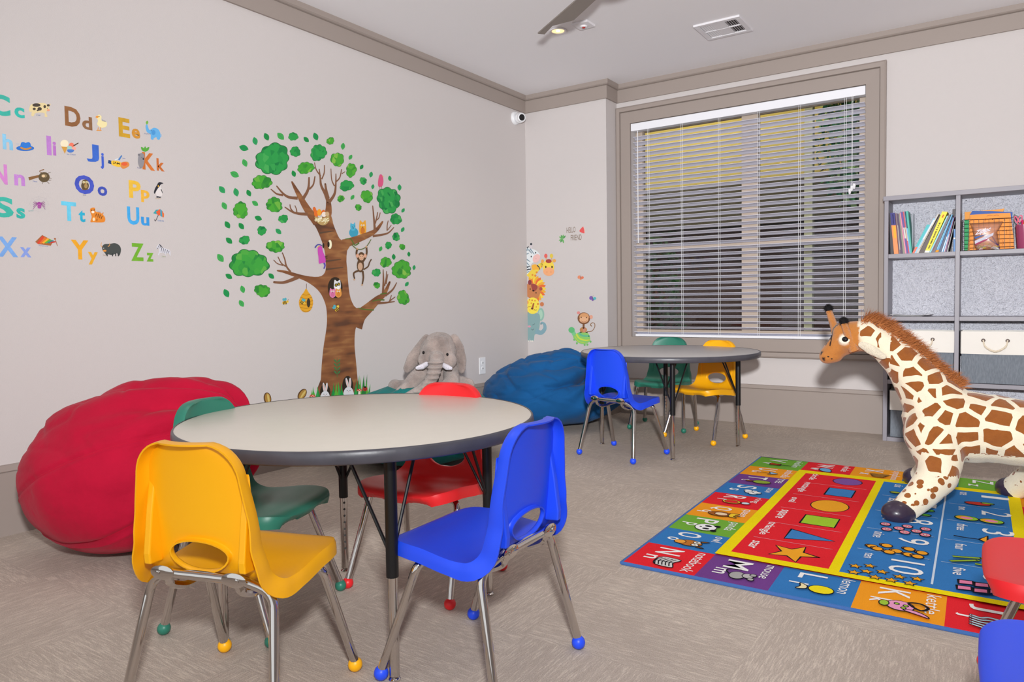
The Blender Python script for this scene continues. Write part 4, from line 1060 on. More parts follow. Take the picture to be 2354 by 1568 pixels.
# little line drawings
f=tl('N'); rp(f,[(.52,.42),(.70,.36),(.86,.42),(.88,.66),(.70,.62),(.54,.68)],'#c9c7c5')
for k in range(5): AR.stroke([f(.56,.62-.05*k),f(.69,.57-.05*k),f(.84,.61-.05*k)],.004,.004,rugm(BLK),3)
AR.stroke([f(.70,.36),f(.70,.62)],.005,.005,rugm(BLK))
f=tl('O'); re(f,.70,.55,.15,.17,'#b8702c'); re(f,.70,.40,.09,.08,'#e8a040'); 
for d in (-.07,.07): re(f,.70+d,.64,.055,.05,'#efe8dc'); re(f,.70+d,.64,.02,.02,BLK,0); rp(f,[(.70+d*1.6,.70),(.70+d*2.6,.80),(.70+d*2.4,.68)],'#8a5524')
f=tl('P'); re(f,.68,.52,.20,.16,'#f2f1ef')
for d in (-.14,.14): re(f,.68+d,.67,.06,.05,BLK,0); re(f,.68+d*.6,.54,.05,.055,BLK,0)
re(f,.68,.44,.03,.02,BLK,0)
f=tl('Q'); re(f,.68,.50,.15,.19,'#9c5a26'); re(f,.68,.52,.09,.10,'#f0d2b0'); rp(f,[(.58,.66),(.54,.80),(.64,.73),(.68,.84),(.72,.73),(.82,.80),(.78,.66)],'#f3c832')
f=tl('R'); re(f,.68,.46,.13,.15,'#e8b93a'); re(f,.68,.46,.09,.11,RED); rp(f,[(.63,.64),(.60,.72),(.68,.78),(.76,.72),(.73,.64)],'#cfe2f0')
f=tl('S')
for (a,b) in ((.62,.62),(.72,.56),(.80,.64),(.70,.70),(.60,.52)): re(f,a,b,.07,.07,'#f2f3f5')
f=tl('T'); rp(f,[(.64,.30),(.72,.30),(.71,.46),(.65,.46)],'#8a4a2a'); re(f,.68,.58,.14,.16,'#8ea73a'); 
f=tl('U'); rp(f,[(.56,.52),(.68,.70),(.82,.52),(.70,.56)],'#8fb7d8'); AR.stroke([f(.69,.56),f(.69,.34),f(.74,.30)],.005,.005,rugm(BLK),3)
f=tl('V'); rp(f,[(.60,.36),(.76,.36),(.74,.48),(.76,.56),(.62,.56),(.63,.48)],'#b5431f'); AR.stroke([f(.69,.5),f(.70,.80)],.010,.006,rugm(BLK),3)
f=tl('W'); rp(f,[(.56,.40),(.70,.36),(.84,.44),(.88,.60),(.76,.62),(.60,.56)],'#69a9d8')
f=tl('X'); 
for k in range(5): rp(f,[(.55+.06*k,.40+.015*k),(.59+.06*k,.40+.015*k),(.59+.06*k,.72-.02*k),(.55+.06*k,.72-.02*k)],'#c08a3a',w=.003)
f=tl('M'); re(f,.72,.52,.13,.10,'#a5a3a2'); re(f,.68,.66,.08,.07,'#b5b3b2'); re(f,.62,.72,.04,.04,'#a5a3a2'); re(f,.78,.72,.04,.04,'#a5a3a2'); AR.stroke([f(.72,.42),f(.60,.34),f(.52,.40),f(.50,.52)],.005,.004,rugm(BLK),4)
f=tl('L'); re(f,.66,.60,.13,.15,'#f5dc1e'); rp(f,[(.62,.42),(.55,.32),(.66,.34),(.76,.30),(.72,.42)],'#e9dba8')
f=tl('K'); re(f,.68,.52,.15,.15,'#e59ac0'); re(f,.68,.34,.08,.05,'#9bc23c'); rp(f,[(.56,.60),(.50,.72),(.60,.82),(.72,.74)],None,w=.008); rp(f,[(.80,.56),(.88,.74),(.92,.84),(.84,.80),(.76,.66)],'#e59ac0')
for a,b in ((.64,.48),(.74,.56),(.66,.58)): re(f,a,b,.025,.022,'#9bc23c')
f=tl('J'); re(f,.70,.66,.14,.14,'#bcd8e6')
for k in range(5): a=.56+.07*k; AR.stroke([f(a,.56),f(a-.03+.02*k,.44),f(a+.02,.36),f(a-.02,.26)],.014,.010,rugm(BLK),4); AR.stroke([f(a,.56),f(a-.03+.02*k,.44),f(a+.02,.36),f(a-.02,.26)],.009,.006,rugm('#bcd8e6'),4)
# centre field
R4(.243,.215,1.119,1.557,YEL); R4(.284,.258,.585,1.500,RED); R4(.616,.250,1.077,1.506,BLU)
def px_ell(cx,cy,rx,ry,h): AR.ell(cx,cy,rx+.004,ry+.004,rugm(BLK),n=32); AR.ell(cx,cy,rx,ry,rugm(h),n=32)
def px_poly(P,h): AR.poly(P,rugm(h)); AR.stroke(P+[P[0]],.007,.007,rugm(BLK),1)
def thin(p,q,w=.004,h='#e58a94'): AR.stroke([p,q],w,w,rugm(h))
px_ell(.477,1.420,.058,.062,'#7f55a0'); px_poly([(.424,1.145),(.424,1.275),(.530,1.275),(.530,1.145)][:4],'#3f80c0'); px_ell(.473,.977,.068,.085,'#f0a428')
px_poly([(.415,.690),(.415,.810),(.535,.810),(.535,.690)],'#9fc832'); px_poly([(.405,.600),(.405,.480),(.560,.535)],'#3f80c0')
st=[]
for k in range(10): a=PI/2+PI*k/5; r_=.085 if k%2==0 else .038; st.append((.462+r_*math.sin(a)*.95,.345+r_*math.cos(a)))
px_poly(st,'#f0a428')
f0=lambda a,b:(.284+b,1.5-a)
for i,wd in enumerate('circle rectangle oval square triangle star'.split()):
    yc=(1.420,1.21,.977,.75,.545,.345)[i]; L=.020*len(wd); x0=.318; up=.030
    o=(x0,yc+L/2+.02); dn=any(q in wd for q in 'gq'); AR.text(wd,(x0-(.010 if dn else 0),o[1]),(0,-L),(up+(.010 if dn else 0),0),rugm(WHT),.01)
    if i<5: thin((.31,(yc+(1.420,1.21,.977,.75,.545,.345)[i+1])/2),(.565,(yc+(1.420,1.21,.977,.75,.545,.345)[i+1])/2))
thin((.860,.28),(.860,1.47),.006,'#c9d6e6')
for k in range(1,5): thin((.635,.25+.251*k),(.845,.25+.251*k),.004,'#9db9d8'); thin((.875,.25+.251*k),(1.06,.25+.251*k),.004,'#9db9d8')
NW='one two three four five six seven eight nine ten'.split()
for i in range(10):
    col=0 if i>=5 else 1; row=i%5; y1=.25+.251*(5-row); x0=.635+.245*col
    st=str(i+1); AR.text(st,(x0+.105,y1-.055),(0,-(.060 if len(st)==1 else .12) * (.6 if st=='1' else 1)),(.095,0),rugm(WHT),.0)
    w=NW[i]; up=any(q in w for q in 'hfiv'); AR.text(w,(x0+.028,y1-.035),(0,-.017*len(w)),(.034 if up else .026,0),rugm(WHT),.006)
def zz(x,y): return rg(1880+x/4.357,1060+y/4.357)
def star(c,r,h):
    P=[]
    for k in range(10): a=PI*k/5+.3; q=r if k%2==0 else r*.45; P.append((c[0]+q*math.cos(a),c[1]+q*math.sin(a)))
    AR.poly([(c[0]+(p[0]-c[0])*1.35,c[1]+(p[1]-c[1])*1.35) for p in P],rugm(BLK)); AR.poly(P,rugm(h))
for q in ((375,1082),(522,1080),(362,1145),(487,1137),(645,1142),(572,1195),(818,1192),(735,1225),(995,1215),(920,1258)): star(zz(*q),.017,'#f0a428')
for q in ((545,885),(690,878),(598,910),(790,935),(715,945),(915,915),(1045,955),(910,972),(1000,993)): c=zz(*q); px_ell(c[0]-.010,c[1]+.004,.010,.012,'#d98a24'); px_ell(c[0],c[1],.015,.017,'#f2a02a')
for q in ((678,663),(690,715),(812,707),(898,688),(988,737),(870,748),(1080,717),(1075,777)): c=zz(*q); px_ell(c[0],c[1],.015,.018,'#e88a9c'); AR.ell(c[0],c[1],.006,.007,rugm(BLK)); AR.ell(c[0],c[1],.004,.004,rugm('#f5ead8'))
for q in ((775,345),(860,378),(915,348),(1145,410)): c=zz(*q); px_ell(c[0],c[1],.018,.014,'#9aa838')
for q in ((1110,530),(1075,575)): c=zz(*q); px_ell(c[0],c[1],.018,.013,'#5faa3a')
c=zz(1600,460); px_ell(c[0],c[1],.042,.022,'#c83a2a'); c2=zz(1700,460); px_ell(c2[0],c2[1],.020,.010,'#8fb53a')
for q in ((1490,607),(1740,640)): c=zz(*q); px_ell(c[0],c[1],.036,.028,'#8fc23a'); AR.ell(c[0]-.008,c[1],.026,.022,rugm('#f2a02a')); AR.ell(c[0],c[1],.020,.014,rugm('#e88ab0'))
P=[zz(*q) for q in ((1610,825),(1700,790),(1700,860))]; px_poly(P,'#f2a02a'); AR.stroke([zz(1360,785),zz(1470,805),zz(1620,825)],.010,.006,rugm(BLK))
for a_,b_ in (((1350,998),(1640,1020)),((1325,1045),(1600,1040)),((1575,1075),(1660,1088))): AR.stroke([zz(*a_),zz(*b_)],.018,.018,rugm(BLK)); AR.stroke([zz(*a_),zz(*b_)],.012,.012,rugm('#8aa838'))
for (x,y) in ((1480,1262),(1640,1290),(1465,1320),(1630,1350),(1790,1362)):
    P=[zz(x-75,y-28),zz(x+70,y-10),zz(x+78,y+28),zz(x-70,y+12)]; px_poly(P,'#e07fa6')
ap=AR.build('printed_design'); ap.parent=rug; ap.matrix_parent_inverse=(Matrix.Translation(RO)@Matrix.Rotation(RA,4,'Z')).inverted()
# ================================================================ CEILING THINGS
def cp(u,v): return on(2,ZC,u,v)
v_=cp(1663,69); ve=empty('ceiling_vent',(-1.375,4.252,ZC)); tag(ve,'square white louvred air vent in the ceiling','air vent')
m_vent=mat('vent_white','#e2dfe2',.5); S=.135
mb=MB()
for lo,hi in (((-S,-S),(S,-S+.03)),((-S,S-.03),(S,S)),((-S,-S+.03),(-S+.03,S-.03)),((S-.03,-S+.03),(S,S-.03))): mb.box((lo[0],lo[1],-.012),(hi[0],hi[1],0))
mb.build('frame',m_vent,ve,bevel=.002)
MB().box((-S+.03,-S+.03,-.003),(S-.03,S-.03,-.001)).build('backing',mat('vent_dark','#4a4748',.8),ve)
for x0,x1 in ((-.037,-.033),(.033,.037)): MB().box((x0,-.105,-.010),(x1,.105,-.002)).build('bar',m_vent,ve)
MB().box((-.105,-.003,-.0105),(.105,.003,-.002)).build('bar',m_vent,ve)
for y0,y1 in ((-.105,-.003),(.003,.105)):
    MB().box((-.033,y0+.004,-.009),(.033,y1-.004,-.004)).build('blank_plate',m_vent,ve)
    for c,tilt in ((-.071,-.5),(.071,.9)):
        for k in range(5):
            M=Matrix.Translation((c-.026+.013*k,(y0+y1)/2,-.0065))@Matrix.Rotation(tilt,4,'Y'); MB().box((-.0045,-.047,-.0007),(.0045,.047,.0007),M).build('louvre',m_vent,ve)
de=empty('ceiling_detector',(-2.012,3.712,ZC)); tag(de,'small square white ceiling plate with a red dot beside the downlight','smoke detector')
MB().box((-.05,-.05,-.014),(.05,.05,0)).build('plate',m_vent,de,bevel=.003)
MB().lathe([(0,-.022),(.018,-.022),(.022,-.014),(0,-.014)],seg=18).build('cap',m_vent,de,smooth=True); MB().ell((.0,.0,-.022),(.010,.010,.005)).build('red_sensor',pc('#b03028',.3),de,smooth=True)
# recessed downlights: one in view, the rest further into the room
m_glow=mat('warm_bulb','#ffe2b0',.4,emit=6); m_refl=mat('warm_reflector','#f3d9a8',.35,spec=.6)
for i,(x,y) in enumerate(((-2.185,3.714),(-2.185,1.2),(.2,1.2),(.2,3.714),(-.95,-.6))):
    d=empty('recessed_downlight',(x,y,ZC)); tag(d,['glowing round downlight in the ceiling by the fan blade tip','round downlight above the near table','round downlight above the rug chairs','round downlight above the rug and giraffe','round downlight behind the viewer'][i],'downlight')
    MB().lathe([(.037,-.001),(.052,-.001),(.052,-.004),(.049,-.007),(.040,-.006),(.037,-.003)],seg=32).build('trim_ring',m_vent,d,smooth=True)
    MB().lathe([(.037,-.004),(.033,-.0022),(.012,-.0016),(0,-.0016)],seg=24).build('reflector',mat('warm_glow_reflector','#ffdca0',.4,emit=1.1),d,smooth=True)
    MB().ell((0,0,-.004),(.012,.012,.003)).build('bulb',m_glow,d,smooth=True)
# ceiling fan
HUB=Vector((-1.40,2.82,0)); fan=empty('ceiling_fan',(HUB.x,HUB.y,ZC)); tag(fan,'ceiling fan with grey blade entering at the top edge','ceiling fan')
m_fan=mat('fan_blade_grey','#8a817a',.5,var=.06,vscale=10); m_fm=mat('fan_motor_grey','#7a726b',.4,metal=.3)
MB().lathe([(0,0),(.07,0),(.07,-.02),(.03,-.06),(.0,-.06)],seg=28).build('canopy',m_fm,fan,smooth=True)
MB().tube([(0,0,-.05),(0,0,-.13)],.012,12).build('downrod',m_fm,fan,smooth=True)
MB().lathe([(0,-.12),(.06,-.12),(.105,-.15),(.11,-.19),(.10,-.225),(.06,-.235),(0,-.235)],seg=36).build('motor_housing',m_fm,fan,smooth=True)
ZF=2.255
tL=on(2,ZF,1236,78); tR=on(2,ZF,1252,79.5); e1=on(2,ZF,1326,0); e2=on(2,ZF,1319,47); e3=on(2,ZF,1370,0)
ba=math.atan2(((tL+tR)/2-HUB).y,((tL+tR)/2-HUB).x)
for k in range(3):
    M=Matrix.Rotation(2*PI*k/3,4,'Z'); h3=Vector((HUB.x,HUB.y,ZC))
    P=[tL,tR,on(2,ZF,1270,60),e2,e3,]; dirv=(HUB-(tL+tR)/2); dirv.z=0; dirv.normalize(); nn=Vector((-dirv.y,dirv.x,0))
    inn=Vector((HUB.x,HUB.y,ZF))-dirv*.12
    side=1 if (e3-e1).dot(nn)>0 else -1
    P+= [inn+nn*side*.055,inn-nn*side*.055,e1]
    mb=MB().prism([M@(p-h3) for p in P],(0,0,.008)); mb.build('blade',m_fan,fan,bevel=.0015)
    c=M@(inn-h3); q=M.to_3x3()@dirv
    MB().prism([c-q*.05+M.to_3x3()@nn*.03,c-q*.05-M.to_3x3()@nn*.03,c+q*.05-M.to_3x3()@nn*.02,c+q*.05+M.to_3x3()@nn*.02],(0,0,-.006)).build('blade_bracket',m_fm,fan)
# security camera on the left wall, by the corner
sc_=empty('security_camera',(XL,4.60,2.255)); tag(sc_,'small white dome security camera high on the left wall by the corner','security camera')
MB().lathe([(0,0),(.050,0),(.050,.012),(.044,.020),(0,.020)],seg=28,M=Matrix.Rotation(PI/2,3,'Y')).build('base',m_white,sc_,smooth=True)
aim=(Vector((.6,.05,.25))-Vector((0,0,.30))).normalized(); aim=(Vector((.9,-.50,-.12))).normalized(); Q=aim.to_track_quat('Z','Y').to_matrix()
cen=Vector((.045,0,-.005))
MB().ell(cen,.040,seg=24,rings=16).build('ball',m_white,sc_,smooth=True)
MB().lathe([(.034,.020),(.034,.040),(.028,.044),(.026,.040),(0,.040)],cen,24,Q).build('hood',m_white,sc_,smooth=True)
MB().lathe([(0,.0405),(.024,.0405),(.020,.046),(0,.049)],cen,24,Q).build('lens',m_dark,sc_,smooth=True)
ou=empty('wall_outlet',(XL,4.132,.392)); tag(ou,'white wall outlet plate on the left wall between elephant and blue bean bag','outlet')
MB().box((0,-.036,-.060),(.006,.036,.060)).build('cover_plate',m_white,ou,bevel=.002)
for dz in (-.02,.02):
    MB().lathe([(0,0),(.016,0),(.015,.002),(0,.002)],(.006,0,dz),18,Matrix.Rotation(PI/2,3,'Y')).build('socket',m_white,ou)
    MB().box((.0082,-.007,dz-.004),(.0086,-.004,dz+.005)).box((.0082,.004,dz-.004),(.0086,.007,dz+.005)).build('slots',m_dark,ou)
# ================================================================ WALL STICKERS: alphabet
def letter(ch,x0,y0,x1,y1,h,label,rot=0):
    u=lambda x:x/3.409; v=lambda y:180+y/3.409
    cx,cy=(x0+x1)/2,(y0+y1)/2; c=lw(u(cx),v(cy)); w=(lw(u(x1),v(cy))-lw(u(x0),v(cy))).y; hh=(lw(u(cx),v(y0))-lw(u(cx),v(y1))).z
    A=Art(lambda a,b:(XL,a,b),(1,0,0)); cr,sr=math.cos(rot),math.sin(rot)
    m=NT('letter_'+h.lstrip('#')) if 'letter_'+h.lstrip('#') not in _M else None
    if m:
        o=m.obj(); k=m.noise(o,28,3,.7); cc=lin(h); m.color(m.mix(k,tuple(q*.72 for q in cc[:3])+(1,),tuple(min(1,q*1.3) for q in cc[:3])+(1,))); _M['letter_'+h.lstrip('#')]=m.m
    A.text(ch,(c.y-w/2*cr+hh/2*sr,c.z-hh/2*cr-w/2*sr),(w*cr,w*sr),(-hh*sr,hh*cr),_M['letter_'+h.lstrip('#')],.035)
    o=A.build('letter_art_sticker'); tag(o,label,'wall sticker','alphabet letters on the left wall'); return o
LT=[('C',-90,125,80,290,'#3fb3a3','teal'),('c',113,228,192,310,'#35b3a6','teal'),('D',508,228,630,380,'#8d5f3a','brown'),('d',643,300,722,402,'#8a6242','brown'),('E',930,313,1017,462,'#c79a2c','mustard'),('e',1032,395,1097,472,'#c88a32','ochre'),
('h',20,440,100,560,'#86c2e2','light blue'),('I',365,452,402,602,'#bb80cc','lilac'),('i',413,497,440,605,'#b673c2','lilac'),('J',678,518,775,657,'#3b68c6','blue'),('j',785,585,815,712,'#3f5fc6','blue'),('K',1115,585,1213,720,'#cc7334','orange brown'),('k',1227,630,1288,727,'#c56d34','orange brown'),
('N',-60,670,57,828,'#cc82c6','pink'),('n',112,755,195,842,'#c084cf','pink lilac'),('O',585,760,738,908,'#4454ba','indigo'),('o',765,848,840,922,'#4152b4','indigo'),('P',1010,803,1103,940,'#ecb93e','yellow'),('p',1105,878,1172,972,'#eaae3a','yellow'),
('S',-60,930,107,1090,'#3db5a4','teal'),('s',128,1017,197,1100,'#33b1a6','teal'),('T',482,968,598,1118,'#68c6e6','sky blue'),('t',617,1033,668,1127,'#2aa9ca','turquoise'),('U',997,1008,1092,1148,'#42a5e2','bright blue'),('u',1105,1087,1170,1155,'#3796dc','bright blue'),
('X',-20,1243,140,1400,'#78a6e2','periwinkle'),('x',158,1325,245,1403,'#869ddf','periwinkle'),('Y',557,1268,695,1420,'#eea426','amber'),('y',690,1362,768,1460,'#efab2c','amber'),('Z',1027,1293,1127,1432,'#70ad2e','green'),('z',1148,1368,1203,1437,'#74b032','green')]
for ch,x0,y0,x1,y1,h,cn in LT:
    letter(ch,x0,y0,x1,y1,h,'%s %s letter %s sticker of the alphabet on the left wall'%(cn,'capital' if ch.isupper() else 'small',ch.upper() if ch.isupper() else ch))
def stick_at(name,label,draw,sc_f=(0,180,3.409),wall=lw,n=(1,0,0),cat='wall sticker',group='alphabet pictures on the left wall',base=.0004):
    ox,oy,k=sc_f; A=Art(lambda x,y:wall(ox+x/k,oy+y/k),n,base=base,eps=.00003); draw(A); o=A.build(name); tag(o,label,cat,group); return o
def d_cow(A):
    A.blob([(228,240),(245,205),(300,195),(345,195),(372,205),(398,200),(385,225),(390,255),(368,258),(362,270),(372,300),(350,300),(345,272),(280,272),(262,298),(245,290),(248,262),(232,262)],'#e2cf9d')
    for q in ((285,210,32,14),(268,240,12,10),(310,240,17,14),(350,222,10,12),(378,212,12,9),(295,252,8,6)): A.ell(*q,'#4a423a')
    A.ell(378,250,12,8,'#e79a7c'); A.ell(370,235,3,4,'#2a2320'); A.text('Cow',(285,295),(32,0),(0,-14),'#4a6a98')
def d_duck(A):
    A.blob([(755,305),(775,285),(795,300),(795,330),(835,345),(832,378),(795,388),(762,362),(768,330)],'#eddfa8'); A.blob([(752,298),(770,295),(768,310),(750,308)],'#e79433')
    for x in (770,788): A.stroke([(x,385),(x-4,405)],6,5,'#e09540'); A.ell(x-4,408,12,4,'#e09540')
    A.ell(776,300,3,4,'#222'.replace('222','222222')); A.text('Duck',(800,335),(28,8),(0,-12),'#3a3f5a')
def d_ele(A):
    A.blob([(1140,375),(1152,360),(1160,380),(1172,405),(1205,388),(1240,400),(1258,440),(1250,480),(1232,478),(1225,462),(1205,470),(1200,482),(1182,475),(1180,440),(1150,420)],'#66aee2'); A.stroke([(1250,462),(1262,456),(1264,440)],5,3,'#66aee2')
    A.ell(1202,425,16,20,'#4c95d2'); A.leaf(1152,347,32,20,-1.4,'#76b04a'); A.ell(1184,410,3,3,'#1d2a44'); A.text('Elephant',(1130,440),(52,3),(0,-12),'#5a6a9a')
def d_hat(A):
    A.ell(197,548,71,22,'#2f70c8'); A.blob([(160,545),(166,505),(185,500),(200,506),(222,500),(238,512),(240,545),(200,556)],'#2f78d2'); A.stroke([(160,542),(200,556),(241,545)],13,13,'#c98a3a'); A.text('Hat',(127,520),(25,0),(0,-11),'#9ab0d0')
def d_ice(A):
    A.ell(505,512,32,30,'#efe3c4'); A.poly([(480,535),(530,538),(508,592)],'#cf9a48'); A.ell(560,525,20,20,'#ee7a62'); A.ell(545,545,20,16,'#9fc9c2'); A.ell(580,550,16,14,'#f0a898'); A.blob([(528,558),(578,560),(568,580),(535,580)],'#4c7ac8'); A.stroke([(575,530),(612,508)],9,7,'#5a3a2a'); A.text('Ice Cream',(525,600),(68,4),(0,-12),'#5a6fae')
def d_jam(A):
    A.poly([(850,640),(880,648),(874,675),(845,665)],'#27457a'); A.blob([(878,645),(945,658),(942,695),(900,688),(875,675)],'#f2c23c'); A.text('JAM',(885,672),(52,12),(0,-22),'#2a2320',.02); A.blob([(950,660),(1000,655),(1012,685),(968,710),(945,690)],'#d98a48'); A.ell(975,672,24,14,'#e0603a'); A.stroke([(900,640),(925,630)],8,8,'#d8e2ea'); A.stroke([(930,640),(952,608)],14,10,'#4a7fc0'); A.text('Jam',(958,632),(24,3),(0,-11),'#5a6fae')
def d_koala(A):
    for r_,x in ((-2.2,1118),(-1.57,1136),(-.9,1154)): A.leaf(x,556,46,20,r_,'#58a63e')
    A.blob([(1085,605),(1105,585),(1128,600),(1130,650),(1118,695),(1095,700),(1080,660)],'#8f8d92'); A.ell(1088,600,9,9,'#75737a'); A.ell(1122,632,6,9,'#3a3840'); A.ell(1110,620,3,3,'#1d1c22'); A.text('Koala',(1075,705),(32,4),(0,-11),'#5a5f8a')
def d_nest(A):
    A.stroke([(225,788),(300,768),(340,765)],26,12,'#86603c'); A.stroke([(345,715),(310,728),(335,745)],7,5,'#86603c'); A.ell(345,775,44,40,'#5f5038',); A.ell(345,765,24,15,'#8b7a5a'); A.ell(340,766,13,10,'#e2c49a')
    for a_,b_ in (((375,745),(398,735)),((385,780),(402,786)),((340,810),(330,828)),((365,808),(385,825)),((380,800),(400,798))): A.stroke([a_,b_],4,3,'#6a583c')
    A.text('Nest',(258,812),(34,4),(0,-12),'#5a6fae')
def d_owl(A):
    A.ell(665,842,30,36,'#5c4a34'); A.ell(665,815,24,22,'#6a553a'); 
    for x in (655,677): A.ell(x,814,9,9,'#f0e3b0'); A.ell(x,814,4,4,'#1d1814')
    A.ell(672,845,14,18,'#a88a58'); A.poly([(662,820),(670,820),(666,829)],'#e39a30'); A.stroke([(640,875),(690,872)],5,4,'#7a5a3a'); A.text('Owl',(648,920),(25,0),(0,-11),'#3a4a7a')
def d_peng(A):
    A.blob([(1230,840),(1245,818),(1262,825),(1258,850),(1272,880),(1268,920),(1240,928),(1222,905),(1218,870)],'#ded8d6'); A.blob([(1228,840),(1245,815),(1280,822),(1260,832),(1250,848),(1232,870),(1212,905),(1206,890),(1216,860)],'#2b2b33'); A.stroke([(1262,870),(1274,900)],7,4,'#2b2b33'); A.ell(1240,845,4,8,'#e8b23c'); A.ell(1235,930,12,6,'#2b2b33'); A.ell(1252,932,10,5,'#2b2b33'); A.text('Penguin',(1218,948),(42,0),(0,-12),'#b0905a')
def d_spid(A):
    for r_ in (75,50): A.stroke([(305+r_*math.cos(i*PI/4),985+r_*.8*math.sin(i*PI/4)) for i in range(8)],1.6,1.6,'#bdb6ba',1,True)
    for i in range(8): A.stroke([(305,985),(305+82*math.cos(i*PI/4),985+66*math.sin(i*PI/4))],1.5,1.5,'#bdb6ba')
    for sx in (-1,1):
        for k in range(4): A.stroke([(306+sx*8,985),(306+sx*32,968+12*k),(306+sx*46,978+16*k)],5,3,'#8d3f86',3)
    A.ell(306,982,16,14,'#a04a98'); A.ell(308,1004,16,18,'#b35fa8')
    for k in range(3): A.stroke([(296,998+7*k),(320,998+7*k)],2.5,2.5,'#7a2f74')
    A.text('Spider',(222,1045),(42,0),(0,-11),'#5aa0a0')
def d_tiger(A):
    A.blob([(705,1040),(712,1018),(742,1015),(750,1045),(790,1055),(822,1090),(818,1125),(770,1130),(735,1128),(708,1125),(718,1085)],'#e0872f'); A.stroke([(810,1100),(800,1070),(808,1055)],9,7,'#e0872f'); A.ell(728,1048,12,10,'#f3e6d0'); A.ell(735,1105,10,14,'#f3dcb4')
    for a_,b_ in (((755,1060),(750,1082)),((770,1062),(766,1090)),((785,1068),(780,1095)),((800,1080),(792,1102)),((712,1030),(722,1034)),((742,1028),(734,1032)),((760,1100),(758,1118))): A.stroke([a_,b_],5,4,'#33241c')
    for x in (719,736): A.ell(x,1038,2.5,3,'#1d1814')
    A.text('Tiger',(762,1050),(30,6),(0,-11),'#6a7a9a')
def d_umb(A):
    A.poly([(1200,1058),(1222,1030),(1255,1028),(1240,1068)],'#3aa0a8'); A.poly([(1222,1046),(1255,1024),(1258,1078),(1232,1068)],'#e2603a'); A.poly([(1255,1024),(1278,1045),(1272,1088),(1256,1078)],'#3a9fb8'); A.poly([(1268,1036),(1286,1062),(1284,1090),(1272,1088)],'#e2703a'); A.stroke([(1240,1072),(1222,1112),(1214,1118),(1212,1106)],5,4,'#3a3038'); A.text('Umbrella',(1235,1120),(50,4),(0,-12),'#3a6fb0')
def d_xyl(A):
    A.poly([(275,1282),(330,1228),(418,1275),(398,1312),(300,1300)],'#a5643a')
    for i,h in enumerate(('#d8452e','#e2702e','#ecac30','#5fae3e','#2f7f8a','#c9372c')):
        x=288+20*i; A.poly([(x,1290-2*i+4),(x+42,1236+8*i),(x+58,1243+8*i),(x+16,1294-1*i+4)],h)
    A.stroke([(432,1262),(450,1314)],5,4,'#a5643a'); A.ell(430,1258,8,7,'#a5643a'); A.text('Xylophone',(302,1316),(72,8),(0,-12),'#6a7ab0')
def d_yak(A):
    A.blob([(800,1320),(820,1300),(860,1298),(900,1292),(935,1310),(948,1345),(935,1390),(915,1372),(880,1385),(845,1380),(835,1390),(822,1370),(805,1350)],'#474c4a'); 
    for x in (838,880,905,925): A.stroke([(x,1370),(x+2,1392)],9,8,'#33383a')
    A.ell(820,1352,14,8,'#e0913e'); A.stroke([(800,1322),(790,1308),(796,1288)],7,3,'#e0a05a'); A.stroke([(845,1318),(858,1310),(858,1292)],7,3,'#e0a05a'); A.ell(812,1332,3,3,'#f0ede6'); A.text('Yak',(805,1392),(24,0),(0,-11),'#9a7a5a')
def d_zeb(A):
    A.blob([(1222,1335),(1238,1305),(1255,1302),(1262,1322),(1300,1335),(1332,1350),(1335,1395),(1322,1372),(1300,1375),(1308,1400),(1288,1372),(1255,1368),(1245,1388),(1238,1380),(1248,1355),(1240,1332)],'#d3d2da')
    for a_,b_ in (((1240,1312),(1248,1332)),((1252,1306),(1258,1328)),((1268,1328),(1262,1358)),((1282,1333),(1276,1365)),((1296,1338),(1290,1368)),((1312,1345),(1306,1370)),((1325,1352),(1320,1370)),((1228,1328),(1236,1336))): A.stroke([a_,b_],4.5,3,'#3c3c48')
    A.stroke([(1248,1302),(1262,1314),(1272,1328)],6,4,'#3c3c48'); A.text('Zebra',(1266,1402),(32,0),(0,-11),'#8a9a6a')
for nm,lab,fn in (('cow_art_sticker','black and cream cow',d_cow),('duck_art_sticker','pale yellow duck',d_duck),('elephant_art_sticker','small blue elephant holding a green leaf',d_ele),('hat_art_sticker','blue brimmed hat',d_hat),('ice_cream_art_sticker','ice cream cone and cup',d_ice),('jam_art_sticker','jam jar and bread',d_jam),('koala_art_sticker','grey koala with green leaves on the capital K',d_koala),('nest_art_sticker','brown nest on a twig',d_nest),('owl_art_sticker','brown owl inside the capital O',d_owl),('penguin_art_sticker','black and white penguin',d_peng),('spider_art_sticker','purple spider on a web',d_spid),('tiger_art_sticker','orange tiger',d_tiger),('umbrella_art_sticker','teal and orange umbrella',d_umb),('xylophone_art_sticker','rainbow xylophone with beater',d_xyl),('yak_art_sticker','dark grey yak',d_yak),('zebra_art_sticker','striped zebra running beside the small z',d_zeb)):
    stick_at(nm,lab+' sticker on the left wall',fn,base=.0012 if nm in('koala_art_sticker','owl_art_sticker') else .0004)
